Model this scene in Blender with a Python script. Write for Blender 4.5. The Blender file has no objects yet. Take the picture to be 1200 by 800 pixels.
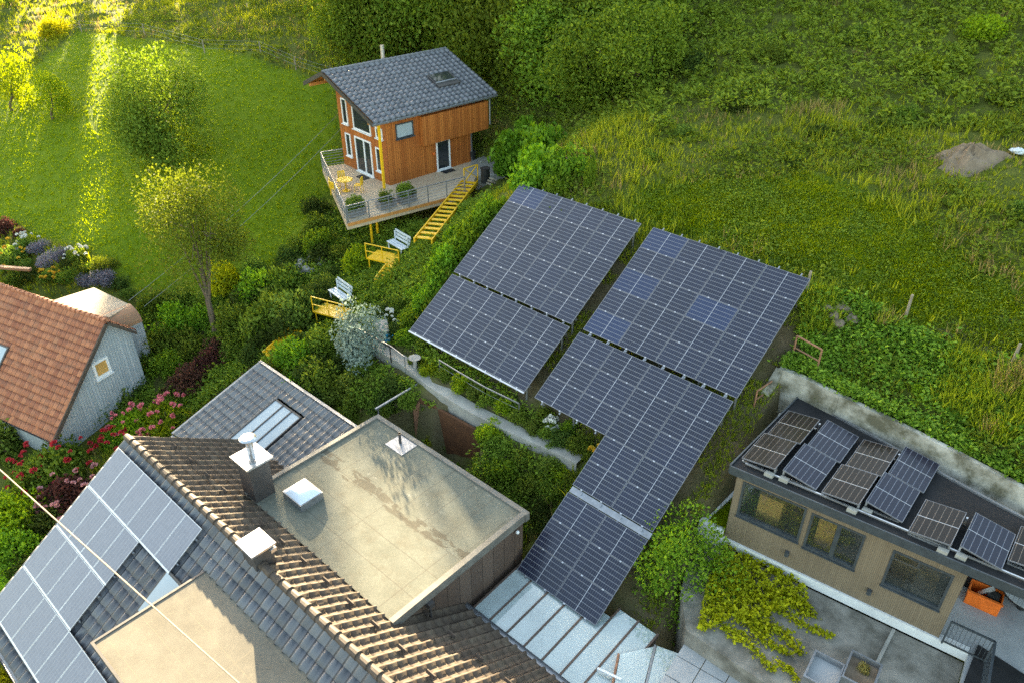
import bpy, math, random
import numpy as np
from mathutils import Vector, Matrix
random.seed(7); RNG = np.random.default_rng(7)
SC = bpy.context.scene; COL = SC.collection
PI = math.pi
EXPO = 3.5
A3 = lambda *p: np.array(p, float)
UP = A3(0, 0, 1)

# ------------------------------------------------------------------ survey frame (x along the main ridge, y uphill, z up; metres)
HAZE = 0
LINEK = .75
FPX = 900.0; TH = math.atan(578 / 900); CT, ST = math.cos(TH), math.sin(TH)
CAM = A3(20.89, -14.82, 19.7)
E_R = A3(0.74092, 0.67160, 0); E_F = A3(-0.67160, 0.74092, 0)
def ray(px, py):
    x = px - 600; y = 400 - py
    d = E_R * x + E_F * (FPX * CT + y * ST) + UP * (-FPX * ST + y * CT)
    return d / np.linalg.norm(d)
def pz(px, py, z):
    r = ray(px, py); return CAM + r * ((z - CAM[2]) / r[2])
def ppl(px, py, P, n):
    r = ray(px, py); return CAM + r * ((np.array(P) - CAM) @ n) / (r @ n)
def proj(p):
    q = np.asarray(p, float) - CAM
    xr = q @ E_R; yf = q @ E_F; z = q[..., 2]
    dep = yf * CT - z * ST; upc = yf * ST + z * CT
    return 600 + FPX * xr / dep, 400 - FPX * upc / dep, dep
def nrm(v):
    v = np.array(v, float); return v / np.linalg.norm(v)
def inpoly(x, y, poly):
    x = np.asarray(x, float); y = np.asarray(y, float)
    r = np.zeros(x.shape, bool); n = len(poly); j = n - 1
    for i in range(n):
        xi, yi = poly[i][:2]; xj, yj = poly[j][:2]
        if yi != yj:
            r ^= ((yi > y) != (yj > y)) & (x < (xj - xi) * (y - yi) / (yj - yi) + xi)
        j = i
    return r
def vnoise(x, y, s=0):
    a = np.sin(x * 1.3 + 1.7 * np.sin(y * .9 + s) + s * 2.1) + np.sin(y * 1.7 + 1.3 * np.sin(x * 1.1 - s) - s)
    b = np.sin(x * 3.1 + y * 2.3 + 2 * np.sin(y * 1.9 + s)) + np.sin(y * 4.3 - x * 2.9 + s)
    return (a + .5 * b) / 3

# ------------------------------------------------------------------ terrain
CTRL = [(-2.6,11.8,5.1),(5,12,5.1),(12,12,5.2),(-2.6,7,2.0),(5,7,2.0),(12,7.2,2.1),(-2.6,4,.2),(4,4,.2),(8.5,4,0),(12.3,3,-.5),
 (8.5,-.5,-2.9),(12,-.6,-2.9),(0,2.5,-.4),(4,2.5,-.6),(7,1.5,-2.2),(-5,5,.2),(-5,10,3.0),(-8,1,-1.5),(-8,6,-.3),(-11,8,-.2),(-12,3,-2),
 (-11,-2,-4),(-12,14,.9),(-8,15,2.6),(-9.5,18,2.0),(-11,20,2.1),(-14,22,2.6),(-20,22,2.6),(-21,14,.4),(-17,9,-.6),(-17,3,-2.5),
 (-16,-2,-4.5),(-20,-6,-5),(-14,-8,-5.6),(-12,-12,-6.2),(-22,-14,-6.5),(-8,-8,-5.4),(-8,-14,-6.2),(0,-8,-5.5),(8,-8,-5.5),(0,-16,-6.5),
 (12,-6,-5.2),(15,-3,-4.6),(18,0,-3),(13.5,0,-2.8),(14,6,.9),(20,6,1.5),(14,10.5,3.4),(20,9.6,3.7),(27,9,3.9),(30,0,-2),
 (-3,17,6.8),(5,17,7.0),(12,17,7.0),(19,13.5,5.6),(26,14,6.2),(0,25,9),(10,25,8.8),(20,25,9.2),(-10,27,7.5),(-20,30,8),(-27,27,6.5),
 (5,40,13),(20,40,14),(-15,45,13),(30,60,20),(-10,70,21),(-40,60,17),(-30,40,10),(-26,5,.4),(-35,9,2.4),(-27,-2,-2.2),(-38,16,4.8),
 (-34,0,-1),(-50,10,3.4),(-68,12,4.4),(-50,25,7),(-70,35,9),(-90,20,7),(-30,18,3.6),(-45,-10,-3),(-80,-5,0),(-110,50,14),(-60,60,15),(45,30,10),(45,80,24),(-110,90,20),(45,-25,-6),(-60,-28,-8),(-110,-28,-4)]
_C = np.array(CTRL, float)
def _phi(r2): return np.where(r2 > 1e-9, .5 * r2 * np.log(r2 + 1e-12), 0)
def _fit():
    n = len(_C); d2 = ((_C[:, None, :2] - _C[None, :, :2]) ** 2).sum(-1)
    K = _phi(d2) + np.eye(n) * 2.0
    Pm = np.c_[np.ones(n), _C[:, :2]]
    M = np.block([[K, Pm], [Pm.T, np.zeros((3, 3))]])
    return np.linalg.solve(M, np.r_[_C[:, 2], np.zeros(3)])
_W = _fit()
CUTS = [([(-4.6,-14.2),(8.5,-14.2),(8.5,0),(-4.6,0)], -5.6),
        ([(-1.2,-.2),(8.4,-.2),(8.0,.6),(4.2,1.0),(3.55,2.5),(-.1,2.25),(-1.2,1.2)], -3.2),
        ([(8.3,-3.4),(13.7,-3.4),(13.7,-1.0),(8.3,-1.0)], -4.6),
        ([(13.0,4.05),(23,5.1),(36,6.4),(36,-16),(8.4,-16),(8.4,-3.3),(13.6,-3.3),(14.2,-.6)], -3.75),
        ([(12.72,4.0),(12.9,7.4),(13.0,9.2),(20,9.1),(36,7.6),(36,6.2),(23,5.0)], -1.7)]
def terrain(x, y):
    x = np.asarray(x, float); y = np.asarray(y, float); sh = x.shape; x = x.ravel(); y = y.ravel()
    z = np.empty_like(x)
    for i in range(0, len(x), 20000):
        xx = x[i:i+20000]; yy = y[i:i+20000]
        d2 = (xx[:, None] - _C[None, :, 0]) ** 2 + (yy[:, None] - _C[None, :, 1]) ** 2
        z[i:i+20000] = _phi(d2) @ _W[:-3] + _W[-3] + _W[-2] * xx + _W[-1] * yy
    for poly, lv in CUTS:
        m = inpoly(x, y, poly); z[m] = np.minimum(z[m], lv)
    return z.reshape(sh)
def gz(x, y): return float(terrain(np.array([x]), np.array([y]))[0])
def gp(px, py):
    r = ray(px, py); t = np.arange(8, 190, .12)
    P = CAM + r * t[:, None]; d = P[:, 2] - terrain(P[:, 0], P[:, 1])
    i = int(np.argmax(d < 0))
    if d[i] >= 0: i = len(t) - 1
    f = d[i-1] / (d[i-1] - d[i]) if i > 0 and d[i-1] > d[i] else 0
    q = CAM + r * (t[i-1] + f * .12); q[2] = gz(q[0], q[1]); return q
def gpoly(pts): return [tuple(gp(*p)[:2]) for p in pts]

# ------------------------------------------------------------------ materials
def newmat(name):
    m = bpy.data.materials.new(name); m.use_nodes = True
    nt = m.node_tree; b = nt.nodes['Principled BSDF']; return m, nt, b
class N:
    """tiny node helper"""
    def __init__(s, nt): s.nt = nt
    def n(s, t, **kw):
        x = s.nt.nodes.new(t)
        for k, v in kw.items(): setattr(x, k, v)
        return x
    def l(s, a, b): s.nt.links.new(a, b)
    def math(s, op, a, b=None, c=None):
        x = s.n('ShaderNodeMath', operation=op)
        for i, q in enumerate((a, b, c)):
            if q is None: continue
            if isinstance(q, (int, float)): x.inputs[i].default_value = q
            else: s.l(q, x.inputs[i])
        return x.outputs[0]
    def mix(s, f, a, b):
        x = s.n('ShaderNodeMix', data_type='RGBA')
        for i, q in ((0, f), (6, a), (7, b)):
            if isinstance(q, (int, float)): x.inputs[i].default_value = q
            elif isinstance(q, tuple): x.inputs[i].default_value = (*q, 1) if len(q) == 3 else q
            else: s.l(q, x.inputs[i])
        return x.outputs[2]
    def noise(s, vec, scale, det=4, rough=.6):
        x = s.n('ShaderNodeTexNoise'); x.inputs['Scale'].default_value = scale; x.inputs['Detail'].default_value = det
        x.inputs['Roughness'].default_value = rough
        if vec is not None: s.l(vec, x.inputs['Vector'])
        return x.outputs['Fac']
    def ramp(s, f, lo, hi):
        x = s.n('ShaderNodeMapRange'); x.inputs[1].default_value = lo; x.inputs[2].default_value = hi
        x.clamp = True; s.l(f, x.inputs[0]); return x.outputs[0]
    def obj(s): return s.n('ShaderNodeTexCoord').outputs['Object']
    def uv(s): return s.n('ShaderNodeTexCoord').outputs['UV']
    def sep(s, v):
        x = s.n('ShaderNodeSeparateXYZ'); s.l(v, x.inputs[0]); return x.outputs[0], x.outputs[1], x.outputs[2]
    def comb(s, a, b, c=0.0):
        x = s.n('ShaderNodeCombineXYZ')
        for i, q in enumerate((a, b, c)):
            if isinstance(q, (int, float)): x.inputs[i].default_value = q
            else: s.l(q, x.inputs[i])
        return x.outputs[0]
    def white(s, v):
        x = s.n('ShaderNodeTexWhiteNoise', noise_dimensions='3D'); s.l(v, x.inputs['Vector']); return x.outputs['Value']
    def bump(s, h, strength, dist, b):
        x = s.n('ShaderNodeBump'); x.inputs['Strength'].default_value = strength; x.inputs['Distance'].default_value = dist
        s.l(h, x.inputs['Height']); s.l(x.outputs[0], b.inputs['Normal'])
def pset(b, rough=.7, spec=.4, metal=0):
    b.inputs['Roughness'].default_value = rough; b.inputs['Specular IOR Level'].default_value = spec; b.inputs['Metallic'].default_value = metal
def mat(name, c1, c2=None, scale=3, rough=.7, spec=.35, metal=0, bump=0, bscale=None, lo=.35, hi=.65):
    m, nt, b = newmat(name); k = N(nt); pset(b, rough, spec, metal)
    c2 = c2 or tuple(x * .72 for x in c1)
    o = k.obj(); f = k.noise(o, scale, 6, .65)
    k.l(k.mix(k.ramp(f, lo, hi), c2, c1), b.inputs['Base Color'])
    if bump: k.bump(k.noise(o, bscale or scale * 8, 4), bump, .02, b)
    return m
def mat_boards(name, cols, w=.14, gap=.06, rough=.7, horiz=False, gapcol=.3):
    m, nt, b = newmat(name); k = N(nt); pset(b, rough, .3)
    u, v, _ = k.sep(k.uv())
    if horiz: u, v = v, u
    s = k.math('DIVIDE', u, w); fl = k.math('FLOOR', s); fr = k.math('FRACT', s)
    rnd = k.white(k.comb(fl, 3.7, 1.1))
    grain = k.noise(k.comb(k.math('MULTIPLY', u, 30.0), k.math('MULTIPLY', v, 1.2), fl), 1.0, 4)
    f = k.math('ADD', k.math('MULTIPLY', rnd, .6), k.math('MULTIPLY', grain, .4))
    c = k.mix(f, cols[0], cols[1])
    w2 = k.noise(k.uv(), .5, 4); c = k.mix(k.math('MULTIPLY', k.ramp(w2, .45, .75), .45), c, cols[2] if len(cols) > 2 else tuple(x * .6 for x in cols[0]))
    g = k.math('LESS_THAN', fr, gap)
    c = k.mix(g, c, tuple(x * gapcol for x in cols[0])); k.l(c, b.inputs['Base Color'])
    k.bump(k.math('SUBTRACT', 1.0, g), .6, .015, b)
    return m
def mat_tile(name, c1, c2, tw, co, rough=.55, moss=None, spec=.4, groove_shade_k=.75):
    m, nt, b = newmat(name); k = N(nt); pset(b, rough, spec)
    u, v, _ = k.sep(k.uv())
    r = k.white(k.comb(k.math('FLOOR', k.math('DIVIDE', u, tw)), k.math('FLOOR', k.math('DIVIDE', v, co)), .5))
    gv = k.math('FRACT', k.math('DIVIDE', u, tw)); groove_shade = k.math('MULTIPLY', k.math('GREATER_THAN', gv, .86), groove_shade_k); lip = k.math('MULTIPLY', k.math('GREATER_THAN', k.math('FRACT', k.math('DIVIDE', v, co)), .93), groove_shade_k * .28)  # shade beside the tile rolls painted in as dark lines, course edges darkened too
    big = k.noise(k.uv(), .35, 5); f = k.math('ADD', k.math('MULTIPLY', r, .45), k.math('MULTIPLY', big, .6))
    c = k.mix(k.ramp(f, .25, .85), c1, c2)
    if moss: c = k.mix(k.math('MULTIPLY', k.ramp(k.noise(k.uv(), 1.7, 6, .7), .52, .72), .7), c, moss)
    c = k.mix(k.math('MAXIMUM', groove_shade, lip), c, tuple(x * .3 for x in c1))
    k.l(c, b.inputs['Base Color'])
    k.bump(k.noise(k.uv(), 25, 3), .15, .01, b)
    return m
def mat_leaf(name, a, b_, transl=.35, hue=.0, rough=.55):
    m, nt, b = newmat(name); k = N(nt); pset(b, .75, .08)
    ge = k.n('ShaderNodeNewGeometry'); oi = k.n('ShaderNodeObjectInfo')
    f = ge.outputs['Random Per Island']
    c = k.mix(f, a, b_)
    hs = k.n('ShaderNodeHueSaturation'); k.l(c, hs.inputs['Color'])
    k.l(k.math('ADD', .78, k.math('MULTIPLY', oi.outputs['Random'], .44)), hs.inputs['Value'])
    k.l(k.math('ADD', .485, k.math('MULTIPLY', oi.outputs['Random'], .03)), hs.inputs['Hue'])
    k.l(hs.outputs[0], b.inputs['Base Color'])
    t = k.n('ShaderNodeBsdfTranslucent')
    ht = k.n('ShaderNodeHueSaturation'); k.l(hs.outputs[0], ht.inputs['Color']); ht.inputs['Value'].default_value = 1.7; ht.inputs['Hue'].default_value = .485; ht.inputs['Saturation'].default_value = 1.1
    k.l(ht.outputs[0], t.inputs['Color'])
    ms = k.n('ShaderNodeMixShader'); ms.inputs[0].default_value = transl
    k.l(b.outputs[0], ms.inputs[1]); k.l(t.outputs[0], ms.inputs[2])
    k.l(ms.outputs[0], nt.nodes['Material Output'].inputs['Surface'])
    return m
def mat_pv(name, cell, cell2, along, across, line=(.30,.32,.36), half=True, lw=.0065, rough=.16, mid=.5, spec=.4):
    """solar glass: UV in metres (x along the long side, y across)"""
    m, nt, b = newmat(name); k = N(nt); pset(b, rough, .5)
    line = tuple(q * LINEK for q in line)
    u, v, _ = k.sep(k.uv())
    def lines(x, p, w):
        f = k.math('FRACT', k.math('DIVIDE', x, p)); d = k.math('ABSOLUTE', k.math('SUBTRACT', f, .5))
        return k.math('GREATER_THAN', d, .5 - w / p)
    g1 = lines(v, across, lw); g2 = lines(u, along, lw * .55)
    bb = lines(v, across / 5, .004)
    oi = k.n('ShaderNodeObjectInfo')
    r = k.white(k.comb(k.math('FLOOR', k.math('DIVIDE', u, along)), k.math('FLOOR', k.math('DIVIDE', v, across)), oi.outputs['Random']))
    c = k.mix(k.math('ADD', k.math('MULTIPLY', r, .5), k.math('MULTIPLY', oi.outputs['Random'], .5)), cell, cell2)
    c = k.mix(k.math('MULTIPLY', bb, .05), c, line)
    c = k.mix(k.math('MAXIMUM', g1, k.math('MULTIPLY', g2, .5)), c, line)
    k.l(c, b.inputs['Base Color'])
    dirt = k.noise(k.obj(), 1.3, 5); k.l(k.math('ADD', rough, k.math('MULTIPLY', dirt, .12)), b.inputs['Roughness'])
    b.inputs['Coat Weight'].default_value = .15; b.inputs['Coat Roughness'].default_value = .06; b.inputs['Specular IOR Level'].default_value = spec
    return m
def mat_glass(name, tint, opac=.45, rough=.05, diff=(.45,.55,.56)):
    m, nt, b = newmat(name); k = N(nt); pset(b, rough, .6)
    dn = k.noise(k.obj(), 1.1, 5); b.inputs['Base Color'].default_value = (*diff, 1)
    t = k.n('ShaderNodeBsdfTransparent'); t.inputs[0].default_value = (*tint, 1)
    g = k.n('ShaderNodeBsdfGlossy'); g.inputs['Roughness'].default_value = rough
    lwn = k.n('ShaderNodeLayerWeight'); lwn.inputs[0].default_value = .5; fr = k.n('ShaderNodeMath', operation='MULTIPLY_ADD'); k.l(k.math('POWER', lwn.outputs['Facing'], 3.5), fr.inputs[0]); fr.inputs[1].default_value = .7; fr.inputs[2].default_value = .06
    m1 = k.n('ShaderNodeMixShader'); k.l(k.math('MULTIPLY', k.ramp(dn, -.6, .75), opac), m1.inputs[0]); k.l(t.outputs[0], m1.inputs[1]); k.l(b.outputs[0], m1.inputs[2])
    m2 = k.n('ShaderNodeMixShader'); k.l(k.math('MULTIPLY', fr.outputs[0], 1.5), m2.inputs[0]); k.l(m1.outputs[0], m2.inputs[1]); k.l(g.outputs[0], m2.inputs[2])
    k.l(m2.outputs[0], nt.nodes['Material Output'].inputs['Surface'])
    return m

# ------------------------------------------------------------------ mesh builder
class MB:
    def __init__(s): s.v = []; s.f = []; s.m = []; s.u = []
    def face(s, pts, mi=0, uv=None):
        pts = [np.array(p, float) for p in pts]; i0 = len(s.v)
        s.v += pts; s.f.append(tuple(range(i0, i0 + len(pts)))); s.m.append(mi)
        if uv is None:
            n = np.cross(pts[1] - pts[0], pts[2] - pts[0])
            if np.linalg.norm(n) < 1e-12 and len(pts) > 3: n = np.cross(pts[2] - pts[0], pts[3] - pts[0])
            n = n / (np.linalg.norm(n) + 1e-12)
            t1 = np.cross(UP, n)
            t1 = A3(1, 0, 0) if np.linalg.norm(t1) < .05 else t1 / np.linalg.norm(t1)
            t2 = np.cross(n, t1); uv = [(p @ t1, p @ t2) for p in pts]
        s.u += list(uv); return s
    def obox(s, o, a, b, c, mi=0):
        o, a, b, c = [np.array(x, float) for x in (o, a, b, c)]
        if np.cross(a, b) @ c < 0: a, b = b, a
        P = lambda i, j, k: o + a * i + b * j + c * k
        for q in (((0,0,0),(0,1,0),(1,1,0),(1,0,0)), ((0,0,1),(1,0,1),(1,1,1),(0,1,1)), ((0,0,0),(1,0,0),(1,0,1),(0,0,1)),
                  ((0,1,0),(0,1,1),(1,1,1),(1,1,0)), ((0,0,0),(0,0,1),(0,1,1),(0,1,0)), ((1,0,0),(1,1,0),(1,1,1),(1,0,1))):
            s.face([P(*x) for x in q], mi)
        return s
    def box(s, c, size, ang=0, mi=0):
        ca, sa = math.cos(ang), math.sin(ang); a = A3(ca, sa, 0) * size[0]; b = A3(-sa, ca, 0) * size[1]; d = UP * size[2]
        return s.obox(np.array(c, float) - a / 2 - b / 2 - d / 2, a, b, d, mi)
    def bar(s, p, q, w, h=None, mi=0, up=UP):
        p = np.array(p, float); q = np.array(q, float); h = h or w; d = q - p
        x = np.cross(d, up)
        if np.linalg.norm(x) < 1e-6: x = np.cross(d, A3(1, 0, 0))
        x = nrm(x); y = nrm(np.cross(x, d)); return s.obox(p - x * w / 2 - y * h / 2, x * w, y * h, d, mi)
    def tube(s, p, q, r, r2=None, seg=8, mi=0, caps=True):
        p = np.array(p, float); q = np.array(q, float); r2 = r if r2 is None else r2; d = nrm(q - p)
        x = np.cross(d, UP if abs(d[2]) < .95 else A3(1, 0, 0)); x = nrm(x); y = np.cross(d, x)
        ra = [p + (x * math.cos(2*PI*i/seg) + y * math.sin(2*PI*i/seg)) * r for i in range(seg)]
        rb = [q + (x * math.cos(2*PI*i/seg) + y * math.sin(2*PI*i/seg)) * r2 for i in range(seg)]
        for i in range(seg):
            j = (i + 1) % seg; s.face([ra[i], ra[j], rb[j], rb[i]], mi)
        if caps: s.face(ra[::-1], mi); s.face(rb, mi)
        return s
    def path(s, pts, r, seg=6, mi=0):
        rr = r if isinstance(r, (list, tuple)) else [r] * len(pts)
        for i in range(len(pts) - 1): s.tube(pts[i], pts[i+1], rr[i], rr[i+1], seg, mi)
        return s
    def prism(s, pts, z0, z1, mi=0, top=None):
        pts = [tuple(p[:2]) for p in pts]
        ar = sum(pts[i][0]*pts[(i+1)%len(pts)][1] - pts[(i+1)%len(pts)][0]*pts[i][1] for i in range(len(pts)))
        if ar < 0: pts = pts[::-1]
        zz = (lambda z, i: z[i] if isinstance(z, (list, tuple)) else z)
        lo = [A3(*p, z0) for i, p in enumerate(pts)]; hi = [A3(*p, z1) for i, p in enumerate(pts)]
        s.face(hi, mi if top is None else top); s.face(lo[::-1], mi)
        for i in range(len(pts)):
            j = (i + 1) % len(pts); s.face([lo[i], lo[j], hi[j], hi[i]], mi)
        return s
    def strip(s, pts, w, h0, h1, mi=0):
        """wall of thickness w along a polyline of (x,y,ztop) down to h0 below / list"""
        for i in range(len(pts) - 1):
            p, q = [np.array(x, float) for x in (pts[i], pts[i+1])]
            t = nrm(A3(q[0]-p[0], q[1]-p[1], 0)); n = A3(-t[1], t[0], 0) * w / 2
            a, b = A3(p[0], p[1], 0), A3(q[0], q[1], 0)
            C = [a - n + UP*h0, b - n + UP*h0, b + n + UP*h0, a + n + UP*h0, a - n + UP*p[2], b - n + UP*q[2], b + n + UP*q[2], a + n + UP*p[2]]
            for q4 in ((0,3,2,1),(4,5,6,7),(0,1,5,4),(1,2,6,5),(2,3,7,6),(3,0,4,7)): s.face([C[k] for k in q4], mi)
        return s
    def blob(s, c, r, seed=0, rough=.2, sub=(10, 7), mi=0):
        rg = np.random.default_rng(seed); nu, nv = sub; r = np.array(r if np.ndim(r) else (r, r, r), float)
        ph = rg.uniform(0, 6.28, 6)
        def P(i, j):
            a = 2 * PI * (i % nu) / nu; b = PI * j / nv - PI / 2
            d = A3(math.cos(a) * math.cos(b), math.sin(a) * math.cos(b), math.sin(b))
            k = 1 + rough * (math.sin(d[0]*3+ph[0]) * math.sin(d[1]*4+ph[1]) + .6*math.sin(d[2]*5+ph[2]+d[0]*4))
            return np.array(c, float) + d * r * k
        for i in range(nu):
            for j in range(nv):
                if j == 0: s.face([P(i, 0), P(i+1, 1), P(i, 1)], mi)
                elif j == nv - 1: s.face([P(i, j), P(i+1, j), P(i, nv)], mi)
                else: s.face([P(i, j), P(i+1, j), P(i+1, j+1), P(i, j+1)], mi)
        return s
    def build(s, name, mats, parent=None, loc=None, smooth=False):
        mats = mats if isinstance(mats, (list, tuple)) else [mats]
        off = np.zeros(3)
        if parent is not None: off = WLOC[parent.name]
        elif loc is not None: off = np.array(loc, float)
        V = np.array(s.v) - off
        me = bpy.data.meshes.new(name); me.from_pydata(V.tolist(), [], s.f)
        uvl = me.uv_layers.new(name='UVMap'); uvl.data.foreach_set('uv', np.array(s.u, np.float32).ravel())
        for m in mats: me.materials.append(m)
        if len(mats) > 1: me.polygons.foreach_set('material_index', s.m)
        if smooth:
            import bmesh
            bm = bmesh.new(); bm.from_mesh(me); bmesh.ops.remove_doubles(bm, verts=bm.verts, dist=1e-4); bm.to_mesh(me); bm.free()
            me.polygons.foreach_set('use_smooth', [True] * len(me.polygons))
        me.update()
        return link(name, me, parent, None if parent is not None else off)
WLOC = {}
def link(name, me, parent=None, loc=None):
    o = bpy.data.objects.new(name, me); COL.objects.link(o)
    if parent is not None: o.parent = parent; WLOC[o.name] = WLOC[parent.name]
    else:
        o.location = (0, 0, 0) if loc is None else loc; WLOC[o.name] = np.array(o.location)
    return o
def tag(o, label=None, cat=None, group=None, kind=None):
    for k, v in (('label', label), ('category', cat), ('group', group), ('kind', kind)):
        if v: o[k] = v
    return o
def thing(name, label, cat, loc, group=None):
    return tag(link(name, None, None, loc), label, cat, group)
def npmesh(name, V, F, mats, uv=None, mi=None):
    """V (n,3), F (m,k) numpy -> mesh"""
    me = bpy.data.meshes.new(name); V = np.ascontiguousarray(V, np.float32); F = np.ascontiguousarray(F, np.int32)
    me.vertices.add(len(V)); me.vertices.foreach_set('co', V.ravel())
    m, kk = F.shape; me.loops.add(m * kk); me.loops.foreach_set('vertex_index', F.ravel())
    me.polygons.add(m); me.polygons.foreach_set('loop_start', np.arange(m, dtype=np.int32) * kk)
    me.polygons.foreach_set('loop_total', np.full(m, kk, np.int32))
    for x in (mats if isinstance(mats, (list, tuple)) else [mats]): me.materials.append(x)
    if mi is not None: me.polygons.foreach_set('material_index', np.ascontiguousarray(mi, np.int32))
    if uv is not None:
        l = me.uv_layers.new(name='UVMap'); l.data.foreach_set('uv', np.ascontiguousarray(uv[F.ravel()], np.float32).ravel())
    me.update(calc_edges=True); me.validate(); return me

def tiled(P, a, d, Wd, L, tw, co, amp, step, m, name, parent, clip=None, prof='pan', off=.06):
    """a tiled roof slope: P upper corner, a along the ridge, d down the slope (unit)"""
    a = nrm(a); d = nrm(d); n = np.cross(a, d); n = n if n[2] > 0 else -n
    k = 6; tw0 = tw; co0 = co; nx = int(round(Wd / tw)) * k; tw = Wd / (nx / k); s = np.linspace(0, Wd, nx + 1); fx = (s / tw) % 1
    if prof == 'pan': h = amp * (.5 + .5 * np.cos(2 * PI * fx)) ** 1.6
    elif prof == 'ridge': h = amp * np.where(fx < .51, np.sin(fx / .5 * PI), 0.0)
    else: h = amp * np.where((fx < .12) | (fx > .95), 1, 0)
    nc = int(round(L / co)); co = L / nc; rows = []; tt = []; ti = np.minimum((s / tw).astype(int), nx // k - 1); rgt = np.random.default_rng(nx)
    for i in range(nc):
        jit = rgt.normal(size=nx // k)[ti] * .006
        for f in (0, .93, 1.0):
            hh = h + jit + off + step * min(f / .93, 1) * (1 if f < 1 else 0) - (0 if f < 1 else .012)
            if f == 1.0: hh = h * .5 + off - .01
            rows.append(np.array(P)[None, :] + a[None, :] * s[:, None] + d[None, :] * (i + min(f, .999)) * co + n[None, :] * hh[:, None]); tt.append((i + f * .995) * co)
    V = np.array(rows); R = V.shape[0]; idx = np.arange(R * (nx + 1)).reshape(R, nx + 1)
    F = np.stack([idx[:-1, :-1], idx[1:, :-1], idx[1:, 1:], idx[:-1, 1:]], -1).reshape(-1, 4)
    uv = np.stack([np.broadcast_to(s, (R, nx + 1)), np.broadcast_to(np.array(tt)[:, None], (R, nx + 1))], -1).reshape(-1, 2)
    if np.cross(a, d)[2] > 0: F = F[:, ::-1]
    if clip is not None:
        c = uv[F].mean(1); F = F[clip(c[:, 0], c[:, 1])]
    F = F[:, ::-1]; uv = uv * np.array([tw0 / tw, co0 / co])
    me = npmesh(name, V.reshape(-1, 3) - WLOC[parent.name], F, m, uv)
    return link(name, me, parent)
# ------------------------------------------------------------------ shared materials
M = {}
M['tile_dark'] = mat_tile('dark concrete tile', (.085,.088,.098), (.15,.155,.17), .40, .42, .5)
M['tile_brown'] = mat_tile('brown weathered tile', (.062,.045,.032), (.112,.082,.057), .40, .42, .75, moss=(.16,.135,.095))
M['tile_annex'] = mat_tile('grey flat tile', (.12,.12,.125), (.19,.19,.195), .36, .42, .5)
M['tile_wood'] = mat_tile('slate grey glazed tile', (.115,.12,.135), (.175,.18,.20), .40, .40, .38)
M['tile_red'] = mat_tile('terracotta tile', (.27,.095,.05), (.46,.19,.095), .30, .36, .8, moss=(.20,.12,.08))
M['ridge'] = mat('ridge tile', (.095,.073,.057), (.055,.044,.037), 4, .7)
M['metal_dark'] = mat('dark sheet metal', (.06,.055,.055), None, 3, .45, .5)
M['metal_grey'] = mat('zinc grey metal', (.30,.31,.33), None, 3, .4, .5, .6)
M['alu'] = mat('mill aluminium', (.62,.63,.66), None, 6, .35, .5, .8)
M['pv_frame'] = mat('grey module frame', (.22,.23,.26), None, 6, .4, .5, .4)
M['alu_dull'] = mat('dull aluminium', (.30,.32,.36), None, 6, .4, .5, .5)
M['edge'] = mat('weathered roof edge', (.17,.165,.15), (.11,.105,.095), 2, .6, .3)
M['steel'] = mat('stainless flue', (.75,.75,.76), None, 6, .25, .5, .9)
M['white'] = mat('white paint', (.78,.79,.80), (.68,.69,.70), 2, .55)
M['render_white'] = mat('white render', (.72,.73,.74), (.55,.56,.57), 1.1, .85, .2, 0, .2, 20)
M['cladding'] = mat_boards('dark brown cladding', ((.085,.058,.045), (.12,.085,.066)), .55, .04, .6)
M['plaster'] = mat('house plaster', (.55,.52,.46), None, 1, .9)
M['timber'] = mat_boards('orange larch boards', ((.27,.075,.014), (.50,.17,.035), (.20,.055,.014)), .15, .08, .6)
M['timber_deck'] = mat_boards('pale deck boards', ((.46,.35,.23), (.55,.44,.31)), .14, .05, .7)
M['timber_beam'] = mat('glulam beam', (.52,.25,.07), (.40,.17,.045), 5, .6)
M['timber_grey'] = mat_boards('grey weathered boards', ((.32,.34,.36), (.45,.47,.49)), .13, .07, .8)
M['timber_blue'] = mat_boards('pale blue grey boards', ((.31,.35,.38), (.42,.46,.49)), .16, .06, .8)
M['facade'] = mat_boards('sand brown fine slats', ((.165,.128,.088), (.22,.175,.122)), .055, .14, .75, gapcol=.6)
M['yellow'] = mat('yellow steel', (.78,.47,.008), (.68,.38,.006), 4, .42, .45)
M['yellow_furn'] = mat('yellow furniture paint', (.80,.50,.02), None, 4, .45, .45)
M['bench'] = mat_boards('bluish white bench slats', ((.52,.58,.64), (.64,.69,.74)), .12, .1, .6)
M['glass_dark'] = mat('dark window glass', (.018,.022,.026), (.03,.035,.04), .8, .06, .8)
M['glass_sky'] = mat('sky facing roof glass', (.30,.36,.40), (.36,.42,.46), .9, .12, .9)
M['glass_frost'] = mat('frosted dome', (.66,.72,.80), (.60,.66,.74), 2, .25, .6)
M['interior'] = mat('warm interior wood', (.62,.36,.11), (.42,.24,.07), 2, .6)
M['interior_floor'] = mat('interior floor', (.36,.30,.22), None, 2, .6)
M['anthracite'] = mat('anthracite frame', (.055,.065,.075), None, 4, .4, .5)
M['roof_black'] = mat('black roofing felt', (.017,.0175,.019), (.026,.026,.028), 1.2, .85, .2, 0, .3, 60)
M['concrete'] = mat('stained concrete', (.27,.255,.225), (.115,.108,.09), .9, .9, .2, 0, .3, 9, .38, .62)
M['stone'] = mat('grey stone', (.36,.34,.31), (.22,.21,.20), 3, .9, .2, 0, .5, 9)
M['rubble'] = mat('brown grey rubble', (.24,.19,.15), (.12,.10,.08), 3, .95, .1, 0, .5, 9)
M['paver'] = mat('grey paver', (.36,.37,.38), (.29,.30,.31), 1.7, .85)
M['corten'] = mat('corten steel', (.15,.068,.032), (.095,.045,.025), 1.6, .8, .2, 0, .15, 20)
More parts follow.
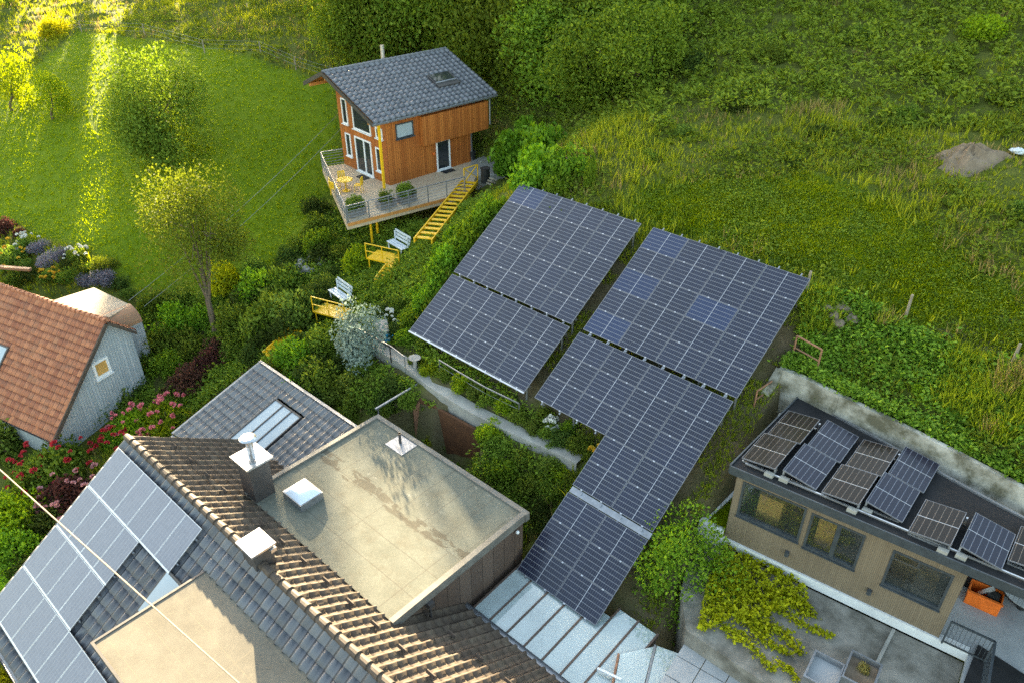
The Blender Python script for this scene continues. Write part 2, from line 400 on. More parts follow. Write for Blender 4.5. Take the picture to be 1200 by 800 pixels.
M['path'] = mat('pale concrete path', (.34,.33,.30), (.24,.23,.21), 1.5, .9, .2, 0, .2, 20)
M['bark'] = mat('bark', (.17,.13,.09), (.09,.07,.05), 9, .9, .2, 0, .6, 30)
M['bark_pale'] = mat('pale bark', (.30,.26,.20), (.19,.16,.12), 9, .9, .2, 0, .6, 30)
M['rust_rail'] = mat('rust brown rail', (.30,.15,.085), (.20,.10,.06), 6, .7)
M['orange_box'] = mat('orange plastic', (.75,.16,.02), None, 4, .45)
M['black'] = mat('black plastic', (.02,.021,.023), None, 4, .5)
M['soil'] = mat('dry soil', (.24,.185,.135), (.16,.12,.085), 2.5, .95, .1, 0, .6, 12)
M['blue'] = mat('blue plastic', (.02,.28,.50), None, 4, .45)
M['rope'] = mat('tan cable sheath', (.40,.31,.21), (.27,.20,.13), 12, .6)
M['canvas'] = mat('beige canvas', (.40,.345,.26), (.28,.235,.175), .9, .85)
M['copper'] = mat('brown metal sheet', (.36,.20,.11), (.28,.15,.09), 1.2, .55)
M['white_wood'] = mat('flaking whitewash', (.42,.41,.37), (.11,.105,.075), 1.1, .9, .2, 0, .4, 8, .40, .62)
M['pv'] = mat_pv('blue black solar cell', (.008,.010,.024), (.012,.016,.040), .0865, .183)
M['pv_blue'] = mat_pv('bluer solar cell', (.010,.019,.060), (.013,.025,.075), .0865, .183)
M['pv_roof'] = mat_pv('grey blue solar cell', (.15,.16,.20), (.18,.19,.235), .16, .16, (.34,.36,.41), lw=.006, rough=.3)  # bright sky reflection put into the cell base colour
M['pv_bronze'] = mat_pv('bronze black solar cell', (.009,.0075,.0072), (.014,.011,.0095), .83, .175, (.22,.19,.165), lw=.006, rough=.2, spec=.1)  # bronze reflection on one tilt of the panels put into the cell colour
M['pv_navy'] = mat_pv('navy black solar cell', (.010,.011,.024), (.014,.016,.032), .83, .175, (.22,.24,.30), lw=.006, rough=.2, spec=.25)  # bluish reflection on the opposite tilt put into the cell colour
M['canopy_glass'] = mat_glass('canopy glass', (.80,.88,.86), .66, .05, (.60,.69,.70))
M['window_glass'] = mat_glass('window glass', (.86,.88,.86), .03, .03)
M['rail_glass'] = mat_glass('railing glass', (.85,.9,.9), .12, .04)
def _felt():
    m, nt, b = newmat('grey roofing felt'); k = N(nt); pset(b, .9, .15)
    u, v, _ = k.sep(k.uv()); o = k.uv()
    c = k.mix(k.ramp(k.noise(o, .8, 6, .7), .35, .65), (.112,.118,.096), (.158,.164,.136))
    c = k.mix(k.math('MULTIPLY', k.ramp(k.noise(o, 9, 5, .7), .5, .75), .3), c, (.29,.275,.23))
    c = k.mix(k.math('MULTIPLY', k.ramp(k.noise(o, 1.4, 8, .75), .50, .68), .55), c, (.105,.095,.07))
    sh = k.white(k.comb(k.math('FLOOR', k.math('DIVIDE', u, 1.05)), k.math('FLOOR', k.math('DIVIDE', v, 1.02)), 2.2)); c = k.mix(k.math('MULTIPLY', sh, .22), c, (.115,.11,.09))
    wob = k.math('MULTIPLY', k.math('SUBTRACT', k.noise(o, 1.2, 3), .5), .05)
    def seam(x, p, o0=0):
        f = k.math('FRACT', k.math('DIVIDE', k.math('ADD', k.math('ADD', x, wob), o0), p)); return k.math('LESS_THAN', k.math('ABSOLUTE', k.math('SUBTRACT', f, .5)), .016 / p)
    upper = k.math('GREATER_THAN', v, 3.05)
    s = k.math('MAXIMUM', k.math('MULTIPLY', seam(u, 1.05), upper), k.math('MULTIPLY', seam(v, 1.02, .5), k.math('LESS_THAN', v, 3.2)))
    s = k.math('MAXIMUM', s, k.math('MULTIPLY', seam(u, 3.3, .8), k.math('LESS_THAN', v, 3.0)))
    c = k.mix(k.math('MULTIPLY', s, .65), c, (.09,.085,.07))
    # dried ponding stain running along the roof, with a ragged edge
    band = k.math('SUBTRACT', 1.0, k.math('MULTIPLY', k.math('ABSOLUTE', k.math('SUBTRACT', v, k.math('ADD', 3.25, k.math('MULTIPLY', wob, 9.0)))), 3.2))
    st = k.ramp(k.math('MULTIPLY', k.ramp(band, 0, .5), k.ramp(k.noise(k.comb(k.math('MULTIPLY', u, .45), v), 1.9, 5, .65), .47, .53)), .1, .5)
    c = k.mix(k.math('MULTIPLY', st, .6), c, (.055,.045,.033))
    sc = k.ramp(k.noise(o, 2.6, 7, .75), .60, .66); c = k.mix(k.math('MULTIPLY', k.math('MULTIPLY', sc, upper), .35), c, (.36,.36,.33))
    k.l(c, b.inputs['Base Color']); k.bump(k.noise(o, 40, 3), .2, .01, b); return m
M['felt'] = _felt()
def _sand():
    m, nt, b = newmat('sand coloured felt'); k = N(nt); pset(b, .9, .15); o = k.uv(); u, v, _ = k.sep(o)
    c = k.mix(k.ramp(k.noise(o, .7, 6, .7), .35, .65), (.125,.115,.094), (.165,.152,.125))
    f = k.math('FRACT', k.math('DIVIDE', k.math('ADD', v, k.math('MULTIPLY', k.noise(o, 1.5, 2), .04)), 1.02)); s = k.math('LESS_THAN', f, .018)
    f2 = k.math('FRACT', k.math('DIVIDE', u, 3.1)); s = k.math('MAXIMUM', s, k.math('LESS_THAN', f2, .006))
    c = k.mix(k.math('MULTIPLY', s, .5), c, (.2,.17,.12))
    c = k.mix(k.math('MULTIPLY', k.ramp(k.noise(o, 6, 5, .7), .55, .7), .25), c, (.30,.25,.18))
    k.l(c, b.inputs['Base Color']); k.bump(k.noise(o, 40, 3), .2, .01, b); return m
M['sand'] = _sand()

# ------------------------------------------------------------------ solar arrays on the slope
A_O = pz(532, 319, 2.99)
A_R = A3(1, 0, 0); A_T = math.radians(32.457); A_C = A3(0, math.cos(A_T), math.sin(A_T)); A_N = np.cross(A_R, A_C)
A_O = A3(-2.62, 7.08, 2.99)
def pv_mesh(w, h, glass, name='solar_panel', mid=True, clamps=True, fr=.018, frame='pv_frame'):
    """module lying in xy, x = long side; origin at its lower left corner"""
    b = MB(); t = .04
    b.face([(fr,fr,t),(w-fr,fr,t),(w-fr,h-fr,t),(fr,h-fr,t)], 0, [(0,0),(w-2*fr,0),(w-2*fr,h-2*fr),(0,h-2*fr)])
    for o, a, c in (((0,0,0),(w,0,0),(0,fr,0)), ((0,h-fr,0),(w,0,0),(0,fr,0)), ((0,fr,0),(fr,0,0),(0,h-2*fr,0)), ((w-fr,fr,0),(fr,0,0),(0,h-2*fr,0))):
        b.obox(o, a, c, (0,0,t+.004), 1)
    if mid: b.obox((w/2-.009,fr,t), (.018,0,0), (0,h-2*fr,0), (0,0,.003), 2)
    b.face([(0,0,0),(0,h,0),(w,h,0),(w,0,0)], 3)
    if clamps:
        for x in (.42, w - .42): b.obox((x-.035,-.03,.02), (.07,0,0), (0,.05,0), (0,0,.045), 2)
    o = b.build(name, [M[glass], M[frame], M['alu'], M['black']], None, (0,0,0)); me = o.data; bpy.data.objects.remove(o); return me
PVM = pv_mesh(1.735, 1.10, 'pv'); PVB = pv_mesh(1.735, 1.10, 'pv_blue')
def basis(o, x, y, z):
    m = Matrix.Identity(4)
    for i, a in enumerate((x, y, z)):
        for j in range(3): m[j][i] = a[j]
    for j in range(3): m[j][3] = o[j]
    return m
def solar_table(label, u0, vtop, cols, rows, group, blue=(), skip=(), lip=False, pitch=(1.755, 1.113), feet=(), bridge=None):
    o = A_O + A_R * u0 + A_C * vtop
    t = thing('solar_array', label, 'solar array', o, group)
    for i in range(cols):
        for j in range(rows):
            if (i, j) in skip: continue
            p = o + A_R * (pitch[0] * i) + A_C * (-pitch[1] * (j + 1))
            x = link('solar_panel', PVB if (i, j) in blue else PVM, t)
            x.matrix_local = basis(p - o + A_N * (0.004 * ((i * 7 + j * 3) % 3)), A_R, A_C, A_N)
            if (i, j) in blue: x['label'] = 'solar panel of a brighter blue than its neighbours'
    W_ = cols * pitch[0]
    for i in range(cols):
        n = max([j for j in range(rows) if (i, j) not in skip]) + 1
        for f in (.24, .76):
            b = MB(); p = o + A_R * (pitch[0] * (i + f)) - A_N * .06
            b.obox(p - A_R * .025 - A_C * (n * pitch[1] + .12), A_R * .05, A_C * (n * pitch[1] + .26), A_N * .05); b.build('rail', M['alu_dull'], t)
    for i in range(cols + 1):
        for j in (0, rows):
            ii = min(i, cols - 1)
            n = max([q for q in range(rows) if (ii, q) not in skip]) + 1; jj = .35 if j == 0 else n - .3
            p = o + A_R * (pitch[0] * (i if 0 < i < cols else (.12 if i == 0 else cols - .12))) - A_C * (jj * pitch[1]) - A_N * .1
            g = gz(p[0], p[1])
            if g < p[2] - .1: MB().tube((p[0], p[1], g - .2), p, .05, seg=6).build('leg', M['metal_grey'], t)
    for j in (.3, rows - .3):
        b = MB(); p = o - A_C * (j * pitch[1]) - A_N * .13
        q = p if not skip or j < 1 else p + A_R * (2 * pitch[0])
        b.bar(q + A_R * .05, p + A_R * (W_ - .05), .07, .07); b.build('beam', M['metal_grey'], t)
    if lip:
        b = MB(); p = o - A_C * (rows * pitch[1] + .03) + A_N * .0
        b.obox(p - A_C * .07, A_R * W_, A_C * .07, A_N * .07); b.build('gutter', M['alu'], t)
    if bridge:
        b = MB(); p = o + A_C * .005
        b.obox(p + A_R * .01 + A_C * .02 + A_N * .0, A_R * (W_ - .02), A_C * (bridge - .05), A_N * .02)
        for i in range(4): b.obox(p + A_R * (.45 + i * .88) + A_C * .12 + A_N * .02, A_R * .05, A_C * (bridge - .2), A_N * .03)
        b.build('cover_strip', M['alu_dull'], t)
    return t
G_A = 'solar arrays standing on the slope'
solar_table('upper left solar table on the slope, beside the hedge below the timber house', 0, 5.56, 4, 5, G_A, {(0,0)})
solar_table('upper right solar table on the slope, with three brighter blue panel groups', 7.62, 5.57, 4, 5, G_A, {(0,0),(0,2),(0,4),(2,2)})
solar_table('lower left solar table with a bright metal gutter along its lower edge', .02, -.13, 4, 3, G_A, lip=True)
solar_table('L shaped lower right solar table reaching down to the grey cover strip', 7.56, -.15, 4, 5, G_A, skip={(0,3),(0,4),(1,3),(1,4)})
solar_table('lowest solar table, two panels wide, ending above the glass canopy', 11.08, -6.02, 2, 3, G_A, bridge=.29)

# ------------------------------------------------------------------ main house
RZ, RV, RT = 1.1, -8.0, math.radians(33.5)
DL = A3(0, -math.cos(RT), -math.sin(RT)); DR = A3(0, math.cos(RT), -math.sin(RT)); NL = A3(0, -math.sin(RT), math.cos(RT)); NR = A3(0, math.sin(RT), math.cos(RT))
RU0, RU1 = -4.75, 16.0
H = thing('main_house', 'large foreground house with dark tiled gable roof, felt flat roof and sand coloured dormer', 'house', (0, -6, -5.6))
Rg = A3(RU0, RV, RZ)
LL = 7.7; LRr = 5.75
dorm = lambda s, t: ~((s + RU0 > 2.75) & (t > 1.35))
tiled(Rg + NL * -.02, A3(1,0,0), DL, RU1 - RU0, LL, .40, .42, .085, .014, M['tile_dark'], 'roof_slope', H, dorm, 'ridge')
flatclip = lambda s, t: ~((s + RU0 > .05) & (s + RU0 < 7.95) & (t * math.cos(RT) > 1.95))
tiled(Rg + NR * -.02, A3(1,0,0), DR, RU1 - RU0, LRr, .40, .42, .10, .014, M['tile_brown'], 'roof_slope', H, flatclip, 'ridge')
H_rs = [c for c in H.children if c.name.startswith('roof_slope')]; H_rs[1]['label'] = 'brown weathered tile slope facing the hillside'
b = MB()
for i in range(int((RU1 - RU0) / .46) + 1):
    u = RU0 - .05 + i * .46; b.tube((u, RV, RZ + .05), (u + .52, RV, RZ + .08), .125, .155, 12)
b.build('ridge_cap', M['ridge'], H)
for D_, l_ in ((DL, LL), (DR, LRr)): MB().obox(Rg + A3(-.03, 0, -.12) + D_ * .02, A3(.06,0,0), D_ * (l_ - .02), A3(0,0,.17)).build('verge_board', M['metal_dark'], H)
b = MB(); eL = Rg + DL * (LL - .4); eR = Rg + DR * (LRr - .3)
b.face([A3(RU0+.2, eL[1], -6.2), A3(RU0+.2, eR[1], -6.2), A3(RU0+.2, eR[1], eR[2]-.12), A3(RU0+.2, RV, RZ-.2), A3(RU0+.2, eL[1], eL[2]-.12)])
b.obox((RU0+.2, eL[1], -6.2), (RU1-RU0-.2,0,0), (0,.25,0), (0,0,eL[2]+6.0))
b.obox((RU0+.2, eR[1]-.25, -6.2), (5.0,0,0), (0,.25,0), (0,0,eR[2]+6.0)); b.obox((8.2, eR[1]-.25, -6.2), (RU1-8.2,0,0), (0,.25,0), (0,0,eR[2]+6.0))
b.build('wall', M['plaster'], H)
def gutter(p, q, parent, r=.075, m='metal_grey'):
    b = MB(); p = np.array(p, float); q = np.array(q, float); t = nrm(q - p); n = nrm(np.cross(t, UP)); k = 7
    pr = [(-math.cos(PI*i/k)*r, -math.sin(PI*i/k)*r) for i in range(k+1)]
    for i in range(k):
        a, c = pr[i], pr[i+1]; b.face([p+n*a[0]+UP*a[1], q+n*a[0]+UP*a[1], q+n*c[0]+UP*c[1], p+n*c[0]+UP*c[1]])
        s = 1.18; b.face([p+n*a[0]*s+UP*a[1]*s, p+n*c[0]*s+UP*c[1]*s, q+n*c[0]*s+UP*c[1]*s, q+n*a[0]*s+UP*a[1]*s])
    return b.build('gutter', M[m], parent)
eL = Rg + DL * LL; eR = Rg + DR * LRr
gutter((RU0, eL[1] - .08, eL[2] + .0), (RU1, eL[1] - .08, eL[2]), H)
gutter((8.0, eR[1] + .1, eR[2] + .03), (RU1, eR[1] + .1, eR[2] + .03), H, .09)
gutter((RU0, eR[1] + .08, eR[2] + .02), (-.1, eR[1] + .08, eR[2] + .02), H)
# flat roof block
FX0, FX1, FY0, FY1 = 0.0, 8.0, -6.17, 0.0
b = MB(); b.face([(FX0,FY0,0),(FX1+.06,FY0,0),(FX1+.2,FY1,0),(FX0,FY1,0)], 0, [(0,0),(8.1,0),(8.2,6.17),(0,6.17)]); fl = b.build('flat_roof', M['felt'], H)
b = MB()
for o, a, c in (((FX0-.04,FY1-.16,-.28),(FX1-FX0+.3,0,0),(0,.2,0)), ((FX1+.02,FY0-.02,-.28),(.2,0,0),(.0,FY1-FY0-.14,0))): b.obox(o, a, c, (0,0,.34))
b.obox((FX0-.04,FY0,-.28),(.18,0,0),(0,FY1-FY0-.16,0),(0,0,.36))
b.build('edge_trim', M['edge'], fl)
b = MB(); b.obox((FX0+.1,FY1-.3,-5.6),(FX1-FX0+.0,0,0),(0,.16,0),(0,0,5.33)); b.obox((FX1-.12,FY0+.15,-5.6),(.2,0,0),(0,FY1-FY0-.45,0),(0,0,5.33)); b.obox((FX0+.1,FY0+2.4,-5.6),(.16,0,0),(0,3.4,0),(0,0,5.33)); b.build('cladding_wall', M['cladding'], H)
P = A3(8.12, -4.75, -.3); b = MB(); b.box(P + A3(.12,0,-.08), (.26,.22,.2)); b.path([P + A3(.14,0,-.1), P + A3(.14,0,-.95), P + A3(.2,.35,-1.5), P + A3(.16,.3,-1.9)], .045, 8); b.build('downpipe', M['metal_dark'], H)
MB().blob((8.22,-.55,-.5), .07, 1, 0).build('wall_lamp', M['white'], H)
# skylight dome on the flat roof, vent pipe with collar
c = A3(1.72, -4.85, 0)
b = MB(); b.box(c + A3(0,0,.15), (1.12,.95,.30)); s = b.build('skylight', M['metal_grey'], fl)
b = MB()
for i in range(8):
    for j in range(8):
        q = lambda i, j: c + A3((i/8-.5)*1.06, (j/8-.5)*.9, .31 + .2*(1-(2*i/8-1)**4)*(1-(2*j/8-1)**4))
        b.face([q(i,j), q(i+1,j), q(i+1,j+1), q(i,j+1)])
b.build('dome', M['glass_frost'], s, smooth=True) if False else b.build('skylight_dome', M['glass_frost'], fl, smooth=True)
c = pz(470, 521, 0); b = MB(); b.obox(c + A3(-.5,-.4,.0), (1.0,0,0), (0,.8,0), (0,0,.02)); b.build('flashing_patch', M['alu_dull'], fl)
MB().tube(c + A3(-.1,.05,.0), c + A3(-.1,.05,.5), .055, seg=10).tube(c + A3(-.1,.05,.42), c + A3(-.1,.05,.5), .07, seg=10).build('vent_pipe', M['metal_dark'], fl)
# chimneys
def chimney(c, w, d, z0, z1, capw, flue):
    b = MB(); b.box(A3(c[0], c[1], (z0+z1)/2), (w, d, z1-z0)); ch = b.build('chimney', M['metal_dark'], H)
    b = MB(); b.box(A3(c[0], c[1], z1+.04), (capw, capw*d/w, .08)); b.build('chimney_cap', M['steel'], ch)
    if flue:
        b = MB(); b.tube((c[0]-.12,c[1]+.08,z1+.08), (c[0]-.12,c[1]+.08,z1+.72), .13, seg=14); b.tube((c[0]-.12,c[1]+.08,z1+.80), (c[0]-.12,c[1]+.08,z1+.86), .30, .22, seg=16)
        for k in range(3): a = k*2.1; b.tube((c[0]-.12+.12*math.cos(a),c[1]+.08+.12*math.sin(a),z1+.7), (c[0]-.12+.2*math.cos(a),c[1]+.08+.2*math.sin(a),z1+.82), .015, seg=5)
        b.build('flue', M['steel'], ch)
        b = MB(); b.tube((c[0]+.28,c[1]-.12,z1+.08), (c[0]+.28,c[1]-.12,z1+.42), .05, seg=8); b.tube((c[0]+.28,c[1]-.12,z1+.08), (c[0]+.28,c[1]-.12,z1+.12), .13, seg=10); b.build('vent_pipe', M['metal_grey'], ch)
    return ch
chimney((.28, -5.75), .84, .78, -1.2, 1.62, 1.12, True)
ch2 = chimney((3.98, -7.88), .72, .66, .2, 1.72, .92, False)
b = MB(); b.box((4.42,-7.6,1.60),(.16,.2,.14)); b.build('cowl', M['steel'], ch2)
# snow guards on the brown slope
sg = None
for i in range(15):
    u = RU0 + .9 + i * 1.2
    if .2 < u < 7.8: t_ = 1.25
    else: t_ = 2.1
    for t_ in ((1.35,) if u < 8 else (1.35, 3.6)):
        p = Rg + A3(u - RU0, 0, 0) + DR * t_ + NR * .12
        if sg is None:
            b = MB(); b.obox(p - A3(.16,0,0), (.32,0,0), DR * .05, NR * .1); b.obox(p - A3(.02,0,0) - DR*.25, (.04,0,0), DR * .25, NR * .03); sg = b.build('snow_guard', M['ridge'], H); sg0 = p
        else:
            x = sg.copy(); COL.objects.link(x); x.parent = H; x.location = Vector(p - sg0)
# roof skylight on the left slope (partly behind the dormer)
def slopebox(pl, P, n, px_poly, h, m, name, parent):
    pts = [ppl(x, y, P, n) for x, y in px_poly]
    b = MB(); b.face([q + n * h for q in pts]); k = len(pts)
    for i in range(k): b.face([pts[i], pts[(i+1)%k], pts[(i+1)%k] + n*h, pts[i] + n*h])
    return b.build(name, m, parent)
def on_left(u, t, h=0): return A3(RU0 + 0, RV, RZ) + A3(u - RU0, 0, 0) + DL * t + NL * h
b = MB(); o = on_left(1.32, 2.0, .05); b.obox(o, (1.15,0,0), DL * 1.55, NL * .14); sk = b.build('roof_window', M['metal_dark'], H)
b = MB(); b.obox(on_left(1.40, 2.08, .19), (.99,0,0), DL * 1.39, NL * .012); b.build('glass_pane', M['glass_sky'], sk)
# dormer with flat sand roof
DZ, DU0, DU1, DV0, DV1 = .45, 2.6, 15.0, -12.6, -8.95
b = MB(); b.face([(DU0,DV0,DZ),(DU1,DV0,DZ),(DU1,DV1,DZ),(DU0,DV1,DZ)]); dm = b.build('dormer', M['sand'], H)
b = MB(); b.obox((DU0-.05,DV0-.06,DZ-.24),(.08,0,0),(0,DV1-DV0+.05,0),(0,0,.27)); b.obox((DU0+.03,DV0-.06,DZ-.24),(DU1-DU0,0,0),(0,.08,0),(0,0,.27)); b.build('edge_trim', M['metal_dark'], dm)
b = MB(); b.face([(DU0+.12,DV0+.15,-2.6),(DU0+.12,DV1,DZ-.35),(DU0+.12,DV1,DZ-.04),(DU0+.12,DV0+.15,DZ-.04)]); b.obox((DU0+.12,DV0+.1,-3.0),(DU1-DU0,0,0),(0,.1,0),(0,0,DZ+2.9)); b.build('dormer_wall', M['cladding'], dm)

# ------------------------------------------------------------------ solar modules on the main roof
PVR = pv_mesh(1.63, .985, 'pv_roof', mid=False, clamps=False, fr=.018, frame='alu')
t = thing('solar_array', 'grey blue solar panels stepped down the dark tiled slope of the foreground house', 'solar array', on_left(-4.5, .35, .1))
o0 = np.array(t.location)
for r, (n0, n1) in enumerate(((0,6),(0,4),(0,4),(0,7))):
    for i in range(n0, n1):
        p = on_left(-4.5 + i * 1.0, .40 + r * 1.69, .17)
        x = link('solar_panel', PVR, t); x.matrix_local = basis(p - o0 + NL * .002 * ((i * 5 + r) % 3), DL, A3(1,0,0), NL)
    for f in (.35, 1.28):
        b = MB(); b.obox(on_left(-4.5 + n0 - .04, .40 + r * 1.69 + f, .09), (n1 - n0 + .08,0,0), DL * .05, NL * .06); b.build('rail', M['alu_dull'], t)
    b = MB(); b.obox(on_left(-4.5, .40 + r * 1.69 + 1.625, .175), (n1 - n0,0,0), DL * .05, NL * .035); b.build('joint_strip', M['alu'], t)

# ------------------------------------------------------------------ annex with sloping tiled roof and glass strip
AT = math.radians(17); AD = A3(0, -math.cos(AT), -math.sin(AT)); AN = A3(0, -math.sin(AT), math.cos(AT)); AP = A3(-8.35, -.5, -1.0)
X = thing('annex', 'low annex with grey tiled lean-to roof and three pane glass strip', 'building', (-5, -3, -4.5))
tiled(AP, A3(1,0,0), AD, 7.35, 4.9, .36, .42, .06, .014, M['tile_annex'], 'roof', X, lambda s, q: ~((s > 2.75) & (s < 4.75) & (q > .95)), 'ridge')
b = MB(); b.obox(AP + A3(-.05,.0,-.1), (7.45,0,0), (0,.14,0), (0,0,.24)); b.obox(AP + A3(-.08,0,-.12), (.09,0,0), AD * 4.95, (0,0,.2)); b.build('verge_trim', M['metal_grey'], X)
for i in range(3):
    b = MB(); b.obox(AP + A3(2.80 + i * .645, 0, 0) + AD * 1.0 + AN * .10, (.60,0,0), AD * 3.8, AN * .02); b.build('glass_pane', M['glass_sky'], X)
b = MB()
for i in range(4): b.obox(AP + A3(2.745 + i * .645, 0, 0) + AD * .95 + AN * .04, (.055,0,0), AD * 3.9, AN * .12)
b.obox(AP + A3(2.745,0,0) + AD * .93 + AN * .04, (2.0,0,0), AD * .07, AN * .12); b.build('glazing_bar', M['metal_dark'], X)
b = MB(); b.prism([(-8.2,-5.1),(-.2,-5.1),(-.2,-.65),(-8.2,-.65)], -6, -2.35); b.obox((-8.2,-.8,-2.4),(7.2,0,0),(0,.15,0),(0,0,1.2)); b.face([(-8.2,-5.1,-2.4),(-8.2,-.65,-2.4),(-8.2,-.65,-1.15),(-8.2,-5.1,-2.5)]); b.build('wall', M['plaster'], X)
gutter(AP + AD * 4.95 + A3(-.1,-.05,-.02), AP + AD * 4.95 + A3(7.3,-.05,-.02), X)

# ------------------------------------------------------------------ glass canopy over the terrace
G = thing('glass_canopy', 'glass canopy of long panes on dark rafters below the lowest solar table', 'canopy', (11, -2, -4.6))
cz = lambda v: -2.2 + (v + 3.0) * .05
for i in range(7):
    u = 8.35 + i * .76; v1 = .3 if i > 5 else -.2
    if i > 4: v1 = .25
    b = MB(); b.obox((u+.03,-2.95,cz(-2.95)), (.70,0,0), (0,v1+2.95,cz(v1)-cz(-2.95)), (0,0,.012)); b.build('glass_pane', M['canopy_glass'], G)
for i in range(8):
    u = 8.35 + i * .76; v1 = -.05 if i < 5 else .3
    b = MB(); b.obox((u-.035,-3.0,cz(-3)-.12), (.07,0,0), (0,v1+3,cz(v1)-cz(-3)), (0,0,.155)); b.build('rafter', M['cladding'], G)
b = MB(); b.obox((8.2,-3.12,cz(-3)-.14), (5.7,0,0), (0,.1,0), (0,0,.12)); b.obox((8.2,-.35,cz(0)-.3), (4.2,0,0), (0,.12,0), (0,0,.16)); b.build('beam', M['metal_grey'], G)
for u in (8.5, 13.6):
    MB().box((u, -.3 if u < 9 else .2, -3.4), (.1,.1,2.4)).build('post', M['metal_grey'], G)
b = MB(); b.prism([(8.3,-3.2),(13.9,-3.2),(13.9,.1),(8.3,.1)], -4.62, -4.58); tag(b.build('terrace', M['paver'], None, (11,-2,-4.6)), kind='structure')
G2 = thing('glass_canopy', 'lower glass porch roof with moss speckled panes beside the bright bush', 'canopy', (15, -2.3, -4.6))
Q2 = lambda x, y, z=-2.0: pz(x, y, z)
for qs in (((727,766),(766,757),(752,812),(718,812)), ((770,756),(803,768),(786,812),(756,812))):
    b = MB(); q = [Q2(*p) for p in qs]; b.face(q); b.face([p - UP*.012 for p in q][::-1]); b.build('glass_pane', M['canopy_glass'], G2)
for i, (p, q) in enumerate((((725,765),(715,815)), ((768,755),(754,815)), ((804,767),(788,815)))):
    MB().bar(Q2(*p) - UP*.05, Q2(*q) - UP*.05, .07, .12).build('rafter', M['rust_rail' if i == 0 else 'metal_grey'], G2)
MB().bar(Q2(700,783), Q2(728,796), .08).build('beam', M['white'], G2)
for p in ((725,766),(803,769)): c = Q2(*p); MB().box((c[0], c[1], (c[2]-4)/2 - .1), (.09,.09,c[2]+4-.1)).build('post', M['metal_grey'], G2)
# ------------------------------------------------------------------ timber house on the slope
WA = math.radians(5.5); wa = A3(math.sin(WA), math.cos(WA), 0); wl = A3(-math.cos(WA), math.sin(WA), 0)
WC = A3(-15.09, 13.65, 2.1)
def wp(a, l, z): return WC + wa * a + wl * l + UP * z
Wd = thing('timber_house', 'small orange larch clad house with slate grey roof standing above the garden', 'house', WC)
b = MB()
# gable facing the viewer (left facade) : polygon, then side wall, back wall
def wface(pts): b.face([wp(*p) for p in pts])
GH = lambda l: 4.12 + (l + .4) * .385 if l < 4.75 else 4.12 + 5.15 * .385 - (l - 4.75) * .42
wface([(0,0,-.1),(0,0,GH(0)-.22),(0,4.75,GH(4.75)-.24),(0,5.3,GH(5.3)-.24),(0,5.3,-.1)])
wface([(0,0,-.1),(6.5,0,-.1),(6.5,0,GH(0)-.22),(0,0,GH(0)-.22)])
wface([(7.7,0,GH(0)-.22),(7.7,4.75,GH(4.75)-.24),(7.7,5.3,GH(5.3)-.24),(7.7,5.3,1.9),(7.7,0,1.9)])
wface([(6.5,0,-.1),(6.5,5.3,-.1),(6.5,5.3,2.0),(6.5,0,2.0)])
wface([(0,5.3,-2.5),(7.7,5.3,-2.5),(7.7,5.3,GH(5.3)-.24),(0,5.3,GH(5.3)-.24)])
wface([(6.5,0,1.92),(7.7,0,1.92),(7.7,5.3,1.92),(6.5,5.3,1.92)])
b.build('wall', M['timber'], Wd)
b = MB(); b.obox(wp(2.45,-.02,2.02), wa * 5.3, wl * -.36, UP * 1.80); b.build('projecting_wall', M['timber'], Wd)
MB().obox(wp(6.5,.0,-.1), wa*.08, wl*-.07, UP*2.0).build('corner_trim', M['metal_grey'], Wd); MB().tube(wp(7.85,-.42,2.3), wp(7.85,-.42,3.9), .045, seg=6).build('downpipe', M['alu_dull'], Wd)
# roof
pit = math.atan(.385); wd = -wl * math.cos(pit) - UP * math.sin(pit); wn = nrm(np.cross(wa, wd)); wn = wn if wn[2] > 0 else -wn
RP = wp(-1.1, 4.75, GH(4.75))
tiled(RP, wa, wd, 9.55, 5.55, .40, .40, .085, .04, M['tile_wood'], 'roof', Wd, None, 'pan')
b = MB(); b.obox(RP - wn*.14, wa * 9.55, wd * 5.55, wn * .13); 
fd = wl * math.cos(.40) - UP * math.sin(.40); b.obox(RP - wn*.14 , wa * 9.55, fd * 2.7, UP * .15)
b.build('roof_deck', M['timber_beam'], Wd)
b = MB()
for i in range(28): b.tube(RP + wa * (i*.34) + UP*.07, RP + wa * (i*.34+.37) + UP*.085, .085, .10, 8)
b.build('ridge_cap', M['tile_wood'], Wd)
b = MB(); b.obox(RP + wa * -.02 + wd * 5.5 - wn * .1, wa * 9.6, wd * .12, wn * .13); b.build('gutter', M['alu_dull'], Wd)
b = MB()
for l in (.15, 2.4, 4.6, 6.6): b.bar(wp(-1.05, l, GH(l) - .28), wp(.3, l, GH(l) - .26), .12, .2)
b.build('purlin', M['timber_beam'], Wd)
for q_ in ((RP - wn*.17 - wa*.04, wa*.05, wd*5.55, wn*.24), (RP - UP*.17 - wa*.042, wa*.05, fd*2.7, UP*.26), (RP - wn*.17 + wa*9.54, wa*.05, wd*5.55, wn*.24)): MB().obox(*q_).build('verge_board', M['metal_dark'], Wd)
MB().tube(wp(3.6, 5.1, 5.7), wp(3.6, 5.1, 7.0), .13, seg=12).build('flue', M['alu'], Wd)
c0 = [ppl(x, y, RP, wn) for x, y in ((500,92),(530,88),(543,100),(512,107))]
s0 = (c0[0] - RP) @ wa; t0 = (c0[0] - RP) @ wd
b = MB(); o = RP + wa * (s0 - .05) + wd * t0 + wn * .1; b.obox(o, wa * 1.75, wd * 1.35, wn * .12); rw = b.build('roof_window', M['metal_dark'], Wd)
b = MB(); o2 = o + wn * .122; b.obox(o2 + wa*.1 + wd*.08, wa * 1.5, wd * .75, wn * .05); b.build('glass_pane', M['glass_dark'], rw)
